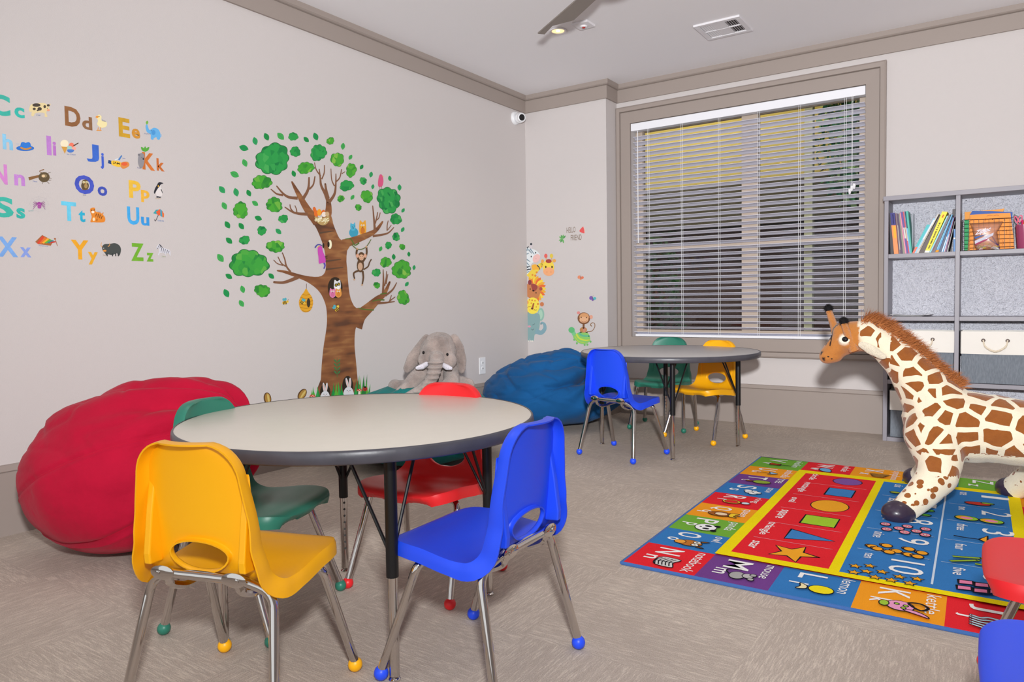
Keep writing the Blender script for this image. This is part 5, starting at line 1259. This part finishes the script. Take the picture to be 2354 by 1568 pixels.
# ================================================================ WALL STICKERS: tree
C2=(480,280,4.356); C3_=(480,560,4.126)
def c3to2(x,y): return ((x/4.126)*4.356,(280+y/4.126)*4.356)
def T3(P): return [c3to2(*p) for p in P]
def bark():
    s=NT('bark_print',.6,.2); o=s.n('ShaderNodeNewGeometry').outputs['Position']; n=s.noise(s.scale(o,(1,3,9)),1.6,2,.5); n2=s.noise(s.scale(o,(1,2,30)),1.2,3)
    s.color(s.ramp(s.math('ADD',s.math('MULTIPLY',n,.7),s.math('MULTIPLY',n2,.3)),[(.36,'#5f4030'),(.44,'#7d5034'),(.52,'#8a5a3a'),(.58,'#9c6c44'),(.66,'#80553a')])); return s.m
m_bark=bark(); m_twig=pc('#7f5840')
def d_tree(A):
    L=T3([(1045,1440),(1062,1290),(1070,1150),(1085,1000),(1100,900),(1118,780),(1120,690),(1112,600),(1085,520),(1050,460),(1000,410),(920,358),(830,322),(700,276),(650,264),(648,250),(700,252),(770,266),(860,292),(960,312),(1040,315),(1085,295),(1105,260),(1110,220)])
    U=[(1172,1440),(1165,1330),(1150,1260),(1130,1195),(1105,1130),(1070,1055),(1030,1000),(985,945),(1040,920),(1075,985),(1140,1010),(1175,940),(1225,940),(1245,1020),(1280,1110),(1310,1170),(1350,1195),(1420,1230),(1385,1290),(1378,1400)]
    Rr=T3([(1312,235),(1320,350),(1335,480),(1360,560),(1400,612),(1470,600),(1540,600),(1480,660),(1440,715),(1400,780),(1385,860),(1382,960),(1388,1040),(1400,1160),(1412,1300),(1432,1440)])
    A.blob(L+U+Rr,m_bark,2)
    S=lambda P,w0,w1,m=m_twig:A.stroke(P,w0,w1,m,5)
    S([(1085,1010),(985,875),(915,755),(865,665),(832,602)],88,16,m_bark)
    for P,a,b in (([(890,765),(800,755),(740,715),(680,645)],34,12),([(745,735),(680,722),(622,675)],24,10),([(940,775),(985,700),(1000,640),(1003,560)],34,16),([(1005,675),(1045,630),(1062,550)],20,12),([(990,925),(900,920),(830,900),(762,855)],34,10),([(848,905),(820,870),(812,830)],16,9),([(880,912),(878,880),(862,840)],13,8)): S(P,a,b)
    S([(1150,1010),(1190,930),(1200,860),(1195,790)],90,44,m_bark)
    for P,a,b in (([(1195,800),(1165,720),(1125,640),(1115,560),(1105,475)],38,9),([(1130,575),(1155,510),(1157,438)],14,9),([(1120,545),(1075,480),(1058,410)],14,8),([(1200,810),(1255,730),(1270,640),(1272,522)],34,9),([(1268,605),(1310,560),(1328,478)],15,9),([(1332,520),(1362,500)],10,7),([(1258,645),(1230,580),(1222,472)],13,8),([(1195,770),(1175,690),(1165,622)],32,18)): S(P,a,b)
    S([(1345,1225),(1450,1190),(1600,1130),(1680,1080),(1738,1002)],95,18,m_bark)
    for P,a,b in (([(1662,1085),(1655,1000),(1640,842)],28,9),([(1665,1020),(1680,960),(1690,908)],15,9),([(1668,992),(1700,965),(1715,912)],12,8),([(1640,1145),(1740,1130),(1800,1110),(1850,1060)],26,9),([(1785,1092),(1785,1040),(1795,992)],12,8),([(1792,1082),(1825,1037)],9,7)): S(P,a,b)
    for P,a,b in ((T3([(775,270),(735,215),(720,150),(697,88)]),20,10),(T3([(735,218),(690,190),(655,127)]),15,9),(T3([(702,207),(650,190),(615,157)]),12,8),(T3([(845,318),(770,350),(700,370),(618,366)]),38,22)): S(P,a,b)
    S(T3([(1385,790),(1430,690),(1520,605),(1600,530),(1660,480),(1715,365)]),150,18,m_bark)
    for P,a,b in ((T3([(1650,490),(1655,350),(1652,247)]),26,8),(T3([(1665,405),(1680,330),(1685,264)]),14,8),(T3([(1680,385),(1697,292)]),11,8),(T3([(1670,495),(1740,440),(1780,372)]),26,9),(T3([(1590,565),(1680,560),(1760,550)]),30,8),(T3([(1700,558),(1740,525),(1765,507)]),13,8),(T3([(1712,550),(1730,492)]),11,8)): S(P,a,b)
    for P in ([(1365,1175),(1420,1175),(1460,1235),(1500,1215)],T3([(1420,612),(1480,625),(1560,630)]),T3([(1550,548),(1600,535),(1660,535)]),T3([(1625,480),(1680,470)])): A.stroke(P,9,13,'#55702f')
    # knothole for the owls, burrows at the foot, the tree's eyes
    x,y=c3to2(1197,418); A.ell(x,y,74,106,'#33291f')
    for cx,cy,rx,ry in ((1102,1410,52,85),(1316,1350,55,100)): x,y=c3to2(cx,cy); A.ell(x,y,rx,ry,'#2f261e')
    A.ell(1210,1228,20,46,'#efe9c8'); A.ell(1197,1228,11,30,'#2a231c'); A.ell(1145,1240,10,26,'#2a231c')
    for y in (1105,1390,1470): A.stroke([(1105+(y-1105)*.18,y+8),(1250+(y-1105)*.25,y-12)],20,6,'#5d4636')
    for cx in (1215,): 
        x,y=c3to2(cx,1240); A.stroke([(x,y+30),(x,y-160)],5,4,'#4f7040')
        for k in range(4): A.leaf(x-18,y-20-38*k,46,14,.9+0*k,'#3f7a48'); A.leaf(x+18,y-20-38*k,46,14,-.9+PI,'#3f7a48')
tree_k='stickers of the tree scene on the left wall'
stick_at('tree_art_sticker','large brown tree trunk and branches sticker on the left wall',d_tree,C2,group=None)
m_fol=[]
for i,(a_,b_,c_) in enumerate((('#1f7d3c','#3fa03f','#66b04a'),('#17753f','#2f9a4a','#4fae5a'),('#2c8034','#4aa536','#86bc4c'))):
    s=NT('foliage_print_%d'%i,.6,.2); g=s.n('ShaderNodeNewGeometry').outputs['Position']; v=s.n('ShaderNodeTexVoronoi'); v.inputs['Scale'].default_value=34; v.inputs['Randomness'].default_value=1; s.l(g,v.inputs['Vector']); sx=s.n('ShaderNodeSeparateColor'); s.l(v.outputs['Color'],sx.inputs[0])
    s.color(s.ramp(sx.outputs[0],[(.0,a_),(.45,b_),(.8,b_),(1,c_)])); m_fol.append(s.m)
LV=[(350,262,42),(360,412,36),(258,527,42),(132,680,38),(463,193,36),(577,150,36),(719,145,40),(975,178,30),(1070,148,36),(1343,245,30),(1418,355,25),(1530,453,24),(1624,528,26),(1812,567,24),(1909,658,28),(1642,650,22),(1438,757,25),(273,706,38),(400,714,32),(155,842,36),(463,817,32),(495,966,34),(186,1032,36),(325,1045,34),(697,1098,32),(202,1190,36),(116,1364,42),(850,520,30),(200,1548,34),(625,1545,32),(1945,888,22),(1941,1080,24),(1720,1273,24),(2003,1326,22),(1851,1353,26),(2055,1460,22)]
LV+=[(*c3to2(a,b),c) for a,b,c in ((320,434,34),(166,471,40),(309,568,34),(1878,385,24))]
rd=random.Random(2)
for i,(x,y,r_) in enumerate(LV):
    h=rd.choice(['#1f8f4c','#2f9a5a','#43a552','#1d8a44']); A=Art(lambda a,b:lw(480+a/4.356,280+b/4.356),(1,0,0)); rot=rd.uniform(.2,1.3) if x<1200 else rd.uniform(1.2,2.2)
    A.leaf(x,y,r_*2.35,r_*1.45,rot,h); A.stroke([(x-r_*.7*math.cos(rot),y-r_*.7*math.sin(rot)),(x+r_*.7*math.cos(rot),y+r_*.7*math.sin(rot))],3,2,'#1c7a42')
    tag(A.build('leaf_art_sticker'),'small single green leaf sticker scattered around the tree crown','wall sticker','small leaf stickers around the tree')
CL=[(640,375,180,155,1),(845,148,48,45,1),(865,300,57,50,1),(970,462,85,62,2),(1097,310,82,86,1),(1287,378,66,76,2),(1217,192,40,38,2),(1425,485,56,70,2),(1380,640,70,58,1),(1546,592,38,37,1),(1583,747,60,68,2),(1800,785,125,130,1),(1497,858,35,33,2),(1322,770,37,35,2),(1873,975,56,60,1),(1875,1152,40,42,1),(1798,1237,36,36,1),(1937,1253,31,31,2),(1771,1407,55,56,2),(1677,1510,43,43,1),(1930,1480,106,90,2),(530,605,98,76,2),(655,832,88,74,2),(317,887,80,82,2),(745,972,48,45,1),(530,1090,50,45,1),(357,1185,54,47,1),(667,1248,90,66,2),(400,1420,190,150,0)]
CL+=[(*c3to2(507,447),80,66,2),(*c3to2(1593,395),34,33,2),(*c3to2(1843,513),62,76,2)]
names={0:'largest foliage cluster sticker at the upper left of the tree crown',11:'large foliage cluster sticker under the pink bird',20:'large foliage cluster sticker low on the right of the tree',28:'large foliage cluster sticker low on the left of the tree',4:'round foliage cluster sticker directly above the middle branches'}
for i,(x,y,rx,ry,mi) in enumerate(CL):
    A=Art(lambda a,b:lw(480+a/4.356,280+b/4.356),(1,0,0)); big=rx>70; A.lobes(x,y,rx,ry,pc('#2a6e3c'),9 if big else 7,.085,seed=i); A.lobes(x,y,rx*.95,ry*.95,m_fol[mi],9 if big else 7,.085,seed=i)
    o=A.build('foliage_art_sticker')
    if i in names: tag(o,names[i],'wall sticker','foliage stickers in the tree crown')
    else: tag(o,'green bushy foliage cluster sticker, smaller than the biggest ones, in the tree crown','wall sticker','foliage stickers in the tree crown')
# creatures and plants of the tree scene
def owlet(A,x,y,w,h,c1,c2):
    A.blob([(x-w*.5,y-h*.45),(x-w*.38,y-h*.62),(x-w*.1,y-h*.48),(x+w*.1,y-h*.48),(x+w*.38,y-h*.62),(x+w*.5,y-h*.45),(x+w*.55,y+h*.2),(x+w*.2,y+h*.5),(x-w*.2,y+h*.5),(x-w*.55,y+h*.2)],c1); A.ell(x,y+h*.15,w*.34,h*.26,c2)
    for d in (-.18,.18): A.ell(x+w*d,y-h*.25,w*.13,w*.13,'#f4efe4'); A.ell(x+w*d,y-h*.25,w*.06,w*.06,'#1f1a18')
    A.poly([(x-w*.07,y-h*.14),(x+w*.07,y-h*.14),(x,y-h*.04)],'#2c2420')
def d_bluebird(A): A.ell(1450,1110,46,50,'#3f9cba'); A.blob([(1420,1010),(1432,1022),(1450,1022),(1462,1005),(1468,1060),(1455,1090),(1425,1085),(1415,1050)],'#52aecb'); A.stroke([(1432,1048),(1440,1052)],4,4,'#1d3a48'); A.stroke([(1452,1046),(1460,1044)],4,4,'#1d3a48'); A.poly([(1438,1060),(1450,1060),(1445,1075)],'#1d2a30')
def d_orangeowl(A): owlet(A,1540,1070,64,136,'#e3a338','#c9762c')
def d_pink(A): A.blob([(1712,530),(1728,528),(1742,548),(1748,600),(1735,645),(1698,648),(1694,600),(1703,550)],'#d2577f'); A.poly([(1738,540),(1752,546),(1738,553)],'#e6a83c'); A.stroke([(1712,645),(1712,672)],4,3,'#8a4a3a'); A.stroke([(1730,645),(1730,672)],4,3,'#8a4a3a')
def d_parrot(A): A.stroke([(1150,1410),(1160,1440),(1150,1468)],18,12,'#5a4aa8'); A.blob([(1088,1260),(1105,1240),(1128,1250),(1140,1300),(1160,1350),(1165,1405),(1130,1415),(1100,1418),(1095,1360),(1088,1310)],'#c650b0'); A.stroke([(1060,1262),(1080,1235),(1105,1230),(1128,1240)],14,8,'#4a4a9a'); A.stroke([(1085,1262),(1095,1248),(1115,1242)],7,5,'#e8b63a'); A.stroke([(1158,1350),(1185,1345)],5,4,'#2c2420'); A.stroke([(1160,1362),(1184,1366)],5,4,'#2c2420')
def d_chicks(A):
    A.ell(1055,880,16,28,'#dc6a2a',-.2); A.ell(1072,920,22,34,'#e2702c'); A.ell(1103,908,22,34,'#eda030'); A.ell(1140,905,16,26,'#dc6a2a',.5); A.ell(1150,928,24,26,'#efe0d2'); A.ell(1182,925,20,24,'#c9aa82')
    A.blob([(1055,950),(1130,965),(1200,945),(1190,1010),(1140,1038),(1090,1015)],'#b89a62')
    r2=random.Random(4)
    for k in range(34): x=1130+r2.uniform(-66,62); y=985+r2.uniform(-28,44)*(1-abs(x-1130)/110); A.leaf(x,y,34,9,r2.uniform(-.7,.7)+ (0 if k%2 else 2.6),r2.choice(['#efe6c2','#ddd0a4']))
def d_monkey(A):
    S=lambda P,a,b,c='#5f452f':A.stroke(P,a,b,c,5)
    S([(1430,1230),(1470,1268),(1520,1278),(1575,1250),(1620,1180)],10,8,'#5c6a34')
    S([(1483,1275),(1475,1320),(1490,1365),(1505,1400)],20,18); S([(1575,1255),(1578,1310),(1565,1360),(1540,1400)],18,18)
    for x,y in ((1482,1272),(1573,1252)): A.ell(x,y,9,10,'#c9a07a')
    A.ell(1515,1440,36,68,'#5f452f'); A.ell(1513,1450,24,40,'#c9a58a'); A.ell(1524,1345,34,40,'#5f452f')
    for x in (1485,1562): A.ell(x,1342,16,20,'#d9a488')
    A.ell(1524,1358,24,30,'#d8ab8c'); A.ell(1514,1348,3,4,'#2a1f18'); A.ell(1533,1348,3,4,'#2a1f18'); A.stroke([(1514,1370),(1524,1376),(1534,1370)],3,3,'#6a3a2a')
    S([(1545,1480),(1590,1450),(1605,1410),(1622,1380)],14,12)
    q=T3([(1420,255),(1372,280),(1378,330)]); S(q,20,14); q=T3([(1455,260),(1462,320),(1452,385)]); S(q,20,14)
    for p in T3([(1376,342),(1450,392)]): A.ell(p[0],p[1],10,8,'#c9a07a')
def d_owls(A):
    x,y=c3to2(1215,400); owlet(A,x,y,62,96,'#dcdcde','#f2f1ee'); A.ell(x-12,y-6,15,16,'#2a2622'); A.ell(x+14,y-16,15,16,'#2a2622'); A.ell(x-12,y-6,8,8,'#e9cf3a'); A.ell(x+14,y-16,8,8,'#e9cf3a'); A.ell(x-12,y-6,4,4,'#181614'); A.ell(x+14,y-16,4,4,'#181614')
    x,y=c3to2(1170,472); owlet(A,x,y,56,84,'#d97fa8','#cf6d9a'); x,y=c3to2(1225,472); owlet(A,x,y,56,80,'#e09a4a','#d4863a')
def d_hive(A):
    c=lambda x,y:c3to2(x,y); A.stroke([c(925,380),c(925,440)],5,4,'#6a4a34')
    x,y=c(922,545); A.blob([(x,y-125),(x+24,y-88),(x+58,y-40),(x+70,y+20),(x+52,y+82),(x+14,y+112),(x-30,y+108),(x-62,y+70),(x-72,y+8),(x-55,y-45),(x-24,y-88)],'#dca02c')
    for k in range(6): yy=y-70+33*k; w=(38,58,68,70,60,40)[k]; A.stroke([(x-w,yy),(x,yy+12),(x+w,yy)],5,5,'#a9741e')
    A.ell(x+24,y+18,18,46,'#3f3426')
def bee(A,cx,cy,s,rot=0):
    c,q=math.cos(rot),math.sin(rot); m=lambda a,b:(cx+(a*c-b*q)*s,cy+(a*q+b*c)*s)
    for a,b in ((-10,-26),(8,-28)): p=m(a,b); A.ell(p[0],p[1],13*s,18*s,'#55aab8',rot+(-.3 if a<0 else .3))
    p=m(-4,6); A.ell(p[0],p[1],27*s,19*s,'#e8bb38',rot)
    for a in (-18,-4,10): A.stroke([m(a,-10),m(a,22)],8*s,8*s,'#2a2420')
    p=m(26,0); A.ell(p[0],p[1],13*s,13*s,'#f0c94a'); A.stroke([m(30,-8),m(38,-24)],3*s,3*s,'#2a2420'); p=m(30,-2); A.ell(p[0],p[1],3*s,3*s,'#2a2420')
def d_rabbit(cx,cy,k,ear):
    def f(A):
        x,y=c3to2(cx,cy); A.blob([(x-40*k,y+60*k),(x-44*k,y+10*k),(x-20*k,y-28*k),(x+22*k,y-28*k),(x+44*k,y+10*k),(x+44*k,y+60*k)],'#d9d8dc')
        for d in (-1,1): A.ell(x+d*13*k,y-70*k,11*k,48*k,'#d9d8dc',d*.12+ear); A.ell(x+d*13*k,y-68*k,5*k,34*k,'#e5b3a8',d*.12+ear)
        for d in (-13,13): A.ell(x+d*k,y-2*k,3.5*k,4*k,'#1f1c1c')
        A.ell(x,y+10*k,4*k,3*k,'#d08a8a')
    return f
def d_grass(x0,x1,seed,hmax,b0):
    def f(A):
        r2=random.Random(seed); n=int((x1-x0)/14)
        for k in range(n):
            x=x0+(x1-x0)*(k+.5)/n; h=hmax*r2.uniform(.5,1)*(.55+.45*math.sin(PI*(k+.5)/n)); xx,yy=c3to2(x,b0); A.poly([(xx-13,yy),(xx+13,yy),(xx+r2.uniform(-22,22),yy-h)],r2.choice(['#1f8f45','#35a04a','#2a7a3a','#5aa83c']))
    return f
def d_mush(cx,cy,k):
    def f(A):
        x,y=c3to2(cx,cy); A.poly([(x-10*k,y),(x+10*k,y),(x+13*k,y+40*k),(x-13*k,y+40*k)],'#e9e0d0'); A.ell(x,y,32*k,26*k,'#c4402e',0,16,PI,2*PI); 
        for a,b in ((-14,-8),(4,-16),(16,-6)): A.ell(x+a*k,y+b*k,4.5*k,4.5*k,'#f3ece2')
    return f
def d_seed(cx,cy,rot):
    def f(A):
        x,y=c3to2(cx,cy); A.ell(x,y,38,62,'#5c3f26',rot); A.ell(x+3,y,28,54,'#a9813e',rot); A.ell(x+9,y,10,48,'#cdb468',rot)
    return f
SP=[('owl_art_sticker','blue owl chick sticker sitting on the right tree branch',d_bluebird,.002),('owl_art_sticker','orange crowned owl sticker sitting on the right tree branch',d_orangeowl,.002),('bird_art_sticker','pink bird sticker on top of the right foliage cluster',d_pink,.001),('parrot_art_sticker','magenta parrot sticker on the left side of the trunk',d_parrot,.006),('nest_art_sticker','nest with orange chicks and eggs sticker in the tree fork',d_chicks,.006),('monkey_art_sticker','brown monkey sticker hanging from a vine in the tree',d_monkey,.006),('owl_family_art_sticker','three owls sticker in the dark hole of the trunk',d_owls,.008),('beehive_art_sticker','golden beehive sticker hanging from the left branch',d_hive,.002),
('bee_art_sticker','bee sticker flying left of the beehive',lambda A:bee(A,*c3to2(722,555),.95,-.15),.001),('bee_art_sticker','bee sticker on the beehive',lambda A:bee(A,*c3to2(885,555),.85,.5),.004),('bee_art_sticker','bee sticker on the tree trunk under the owl hole',lambda A:bee(A,*c3to2(1208,615),.95,-1.0),.008),
('grass_art_sticker','green grass sticker at the left foot of the tree',d_grass(955,1060,1,175,1470),.001),('grass_art_sticker','green grass sticker at the right foot of the tree',d_grass(1375,1520,2,260,1440),.008),('grass_art_sticker','green grass sticker in the middle of the tree foot',d_grass(1160,1275,3,190,1450),.009),('rabbit_art_sticker','left white rabbit sticker at the foot of the tree',d_rabbit(1100,1430,1.0,0),.010),('rabbit_art_sticker','taller white rabbit sticker at the right foot of the tree',d_rabbit(1322,1395,1.1,-.1),.010),('mushroom_art_sticker','red spotted mushroom sticker right of the rabbits',d_mush(1424,1400,.95),.012),('mushroom_art_sticker','red spotted mushroom sticker left of the tree by the table edge',d_mush(980,1455,.95),.004),('ladybird_art_sticker','small red ladybird sticker in the right grass',lambda A:(A.ell(*c3to2(1478,1378),24,24,'#b03a30'),A.ell(*c3to2(1478,1362),12,10,'#2a2220'),[A.ell(c3to2(1478,1378)[0]+a,c3to2(1478,1378)[1]+b,4,4,'#2a2220') for a,b in ((-9,2),(9,2),(0,12))]),.012),('squirrel_art_sticker','brown curled tail sticker above the near table edge, left one',d_seed(556,1470,-.15),.001),('squirrel_art_sticker','brown striped tail sticker above the near table edge, right one',d_seed(885,1430,.6),.001)]
for nm,lab,fn,bs_ in SP: stick_at(nm,lab,fn,C2,group=tree_k,base=max(.0006,.0024 if bs_>.0035 else 0)+bs_*.1)
# ================================================================ WALL STICKERS: friends on the corner wall
C5=(1190,500,5.226); N5=(0,-1,0); G5='animal stickers on the corner wall'
def s5(nm,lab,fn,base=.0004): stick_at(nm,lab,fn,C5,pw,N5,group=G5,base=base)
def d_z5(A):
    A.blob([(100,400),(118,360),(150,370),(200,385),(240,410),(270,450),(265,500),(230,535),(180,545),(150,600),(140,680),(100,690)],'#dbe0e2'); A.ell(165,345,13,34,'#cfc6ca',.1); A.ell(163,320,13,14,'#3c4148'); A.blob([(190,470),(235,440),(270,460),(262,510),(222,542),(185,525)],'#e6b9b4')
    for P in ([(110,400),(122,372)],[(130,385),(172,432)],[(150,375),(200,440)],[(108,440),(135,430)],[(105,500),(150,530)],[(105,540),(140,575)],[(105,580),(130,610)],[(108,660),(140,650)]): A.stroke(P,15,8,'#7f929e')
    for P in ([(108,600),(150,585)],[(110,630),(160,620)],[(115,370),(130,350)]): A.stroke(P,14,9,'#35393f')
    A.ell(165,470,7,10,'#25282c'); A.ell(217,424,7,10,'#25282c'); A.ell(222,495,3,4,'#b06a62')
def d_g5(A):
    A.stroke([(140,720),(190,660),(250,600),(300,560)],85,50,'#e7cb4e'); A.ell(372,600,68,98,'#ecd04f'); A.ell(375,650,66,52,'#eda878')
    for x,h in ((340,'#e0645c'),(408,'#dcc24a')): A.stroke([(x+4,510),(x,470)],9,8,'#d9a24a'); A.ell(x,462,20,26,h)
    A.ell(300,525,18,22,'#e6a24e'); A.ell(440,520,22,20,'#e6a24e'); A.ell(375,525,36,24,'#a8443c')
    for x in (340,415): A.ell(x,594,9,14,'#3a2a22')
    for x in (355,403): A.ell(x,655,4,4,'#a04a3a')
    for q in ((230,660,12),(200,620,11),(215,700,13),(180,690,11),(290,590,9)): A.ell(*q,q[2],'#dc8a3c')
    A.blob([(170,580),(215,562),(255,590),(265,625),(220,625),(185,630)],'#ecae42'); A.stroke([(235,575),(258,595),(266,622)],14,9,'#3c4148')
def d_l5(A):
    import math as m_
    for k in range(16):
        a=-1.9+k*.235; c=('#e9a93c','#e2703a','#efd04a')[k%3]; A.leaf(190+95*m_.cos(a)*1.05,860+115*m_.sin(a),110,46,a,c)
    A.blob([(105,820),(150,790),(220,805),(270,850),(270,920),(230,975),(160,975),(105,930)],'#c27f52'); A.blob([(165,800),(215,805),(240,840),(215,880),(185,885),(170,850)],'#9c4a44'); A.ell(147,780,22,30,'#8a4048'); A.ell(280,857,20,22,'#a8504c'); A.ell(152,860,6,10,'#2e1f1c'); A.ell(222,905,6,10,'#2e1f1c'); A.ell(190,880,14,10,'#3a2420')
def d_lp5(A):
    A.ell(182,1060,84,100,'#efdb50'); A.ell(293,1042,24,26,'#c97a50'); A.ell(115,1020,18,22,'#e2984a'); A.ell(110,1130,14,26,'#e2984a')
    for q in ((145,990,8),(175,995,10),(210,1000,9),(165,1030,8),(245,1040,12),(225,1075,7),(125,1080,6),(200,1110,7),(150,1110,6)): A.ell(q[0],q[1],q[2],q[2]*1.1,'#d98a3a')
    A.stroke([(195,1030),(178,1090)],18,24,'#a8603a'); A.ell(176,1095,15,11,'#6a3a30'); A.stroke([(130,1065),(145,1075),(158,1068)],4,4,'#4a3228'); A.stroke([(205,1105),(218,1115),(230,1108)],4,4,'#4a3228')
def d_e5(A):
    A.ell(280,1165,40,78,'#8fb8a8'); A.ell(275,1165,26,56,'#a9ccb6'); A.blob([(100,1165),(180,1150),(262,1165),(265,1300),(240,1390),(205,1410),(192,1480),(155,1482),(150,1450),(138,1482),(102,1480)],'#86a6a6'); A.stroke([(215,1360),(280,1385),(325,1340),(322,1285),(290,1265),(280,1282)],62,16,'#82a4ae',6); A.ell(140,1310,20,12,'#d99aa8'); A.stroke([(175,1292),(190,1288),(205,1278)],4,4,'#33424a'); A.stroke([(165,1340),(180,1352),(192,1338)],4,4,'#33424a')
    for x in (112,130,160,178): A.ell(x,1484,8,7,'#e6e0d4')
def d_m5(A):
    A.stroke([(832,1372),(890,1365),(925,1320),(925,1275),(895,1265),(875,1290),(890,1305)],7,9,'#8a6038',6); A.ell(790,1350,44,34,'#bd8450'); A.ell(800,1350,18,30,'#c98a76'); A.stroke([(793,1280),(793,1330)],24,22,'#7a4f34'); A.ell(796,1212,76,72,'#7d5236'); A.ell(732,1145,20,18,'#dc8a84'); A.ell(884,1195,20,24,'#dea088'); A.ell(800,1195,58,48,'#d39a6a'); A.ell(797,1228,54,36,'#e0ae86'); A.ell(765,1200,6,8,'#2c1d16'); A.ell(828,1203,6,8,'#2c1d16'); A.stroke([(760,1240),(795,1256),(835,1240)],5,5,'#a0604a'); A.ell(760,1378,14,7,'#4a342a'); A.ell(830,1380,14,7,'#4a342a')
def d_t5(A):
    A.stroke([(650,1350),(678,1400),(700,1450)],52,44,'#7cc48c'); A.ell(648,1352,38,36,'#62b878'); 
    for x,y in ((680,1468),(712,1512),(805,1530),(838,1528),(876,1492)): A.ell(x,y,12,14,'#74b86a')
    A.blob([(668,1440),(700,1400),(760,1375),(830,1380),(868,1430),(865,1490),(800,1522),(730,1505)],'#8cc86a'); A.stroke([(705,1400),(740,1450),(810,1475),(862,1470)],20,16,'#c9d84e',6); A.stroke([(735,1385),(780,1420),(860,1425)],26,20,'#63b88c',6); A.stroke([(690,1430),(730,1485),(800,1505)],10,8,'#b9d24c',6)
def bfly(cx,cy,k,h1,h2):
    def f(A):
        A.ell(cx-22*k,cy-4*k,20*k,24*k,h1,.4); A.ell(cx+20*k,cy+4*k,22*k,18*k,h2,-.4); A.ell(cx-2*k,cy+20*k,13*k,14*k,h1); A.stroke([(cx-4*k,cy-14*k),(cx+6*k,cy+26*k)],6*k,5*k,'#5a4a52'); A.stroke([(cx-2*k,cy-14*k),(cx+6*k,cy-34*k)],2.5,2,'#5a4a52')
    return f
def d_leaf5(A):
    for k,a in enumerate((-2.6,-2.0,-1.45,-.9,2.75,2.2,1.4)): A.leaf(543+28*math.cos(a),258+28*math.sin(a),52,20,a,'#57965a' if k%2 else '#6fae66')
def d_melon(A): A.blob([(742,160),(790,108),(800,150),(805,188),(775,185)],'#dc5858'); A.stroke([(790,108),(802,150),(805,188)],6,6,'#e8b0a4')
s5('elephant_art_sticker','sleepy blue green elephant sticker at the bottom of the animal stack by the corner',d_e5,.0004)
s5('leopard_art_sticker','yellow spotted leopard sticker in the animal stack by the corner',d_lp5,.0016)
s5('lion_art_sticker','brown lion with striped mane sticker in the animal stack by the corner',d_l5,.0008)
s5('giraffe_art_sticker','yellow giraffe sticker leaning out of the animal stack by the corner',d_g5,.0022)
s5('zebra_art_sticker','zebra sticker with pink nose on top of the animal stack by the corner',d_z5,.0016)
s5('turtle_art_sticker','green turtle sticker under the monkey on the corner wall',d_t5); s5('monkey_art_sticker','smiling monkey sticker sitting on the turtle on the corner wall',d_m5,.0012)
s5('butterfly_art_sticker','orange butterfly sticker on the corner wall',bfly(758,720,.9,'#dd8a66','#d9785a')); s5('butterfly_art_sticker','purple and blue butterfly sticker on the corner wall',bfly(903,970,1.0,'#7a5aa8','#58b0b8'))
s5('leaf_art_sticker','green palm leaf sticker left of the greeting on the corner wall',d_leaf5); s5('watermelon_art_sticker','red watermelon slice sticker right of the greeting on the corner wall',d_melon)
s5('greeting_art_sticker','brown lettering sticker reading HELLO FRIEND on the corner wall',lambda A:(A.text('HELLO',(588,188),(106,-12),(0,-66),'#7f6a58'),A.text('FRIEND',(638,276),(130,-8),(0,-64),'#7f6a58')))
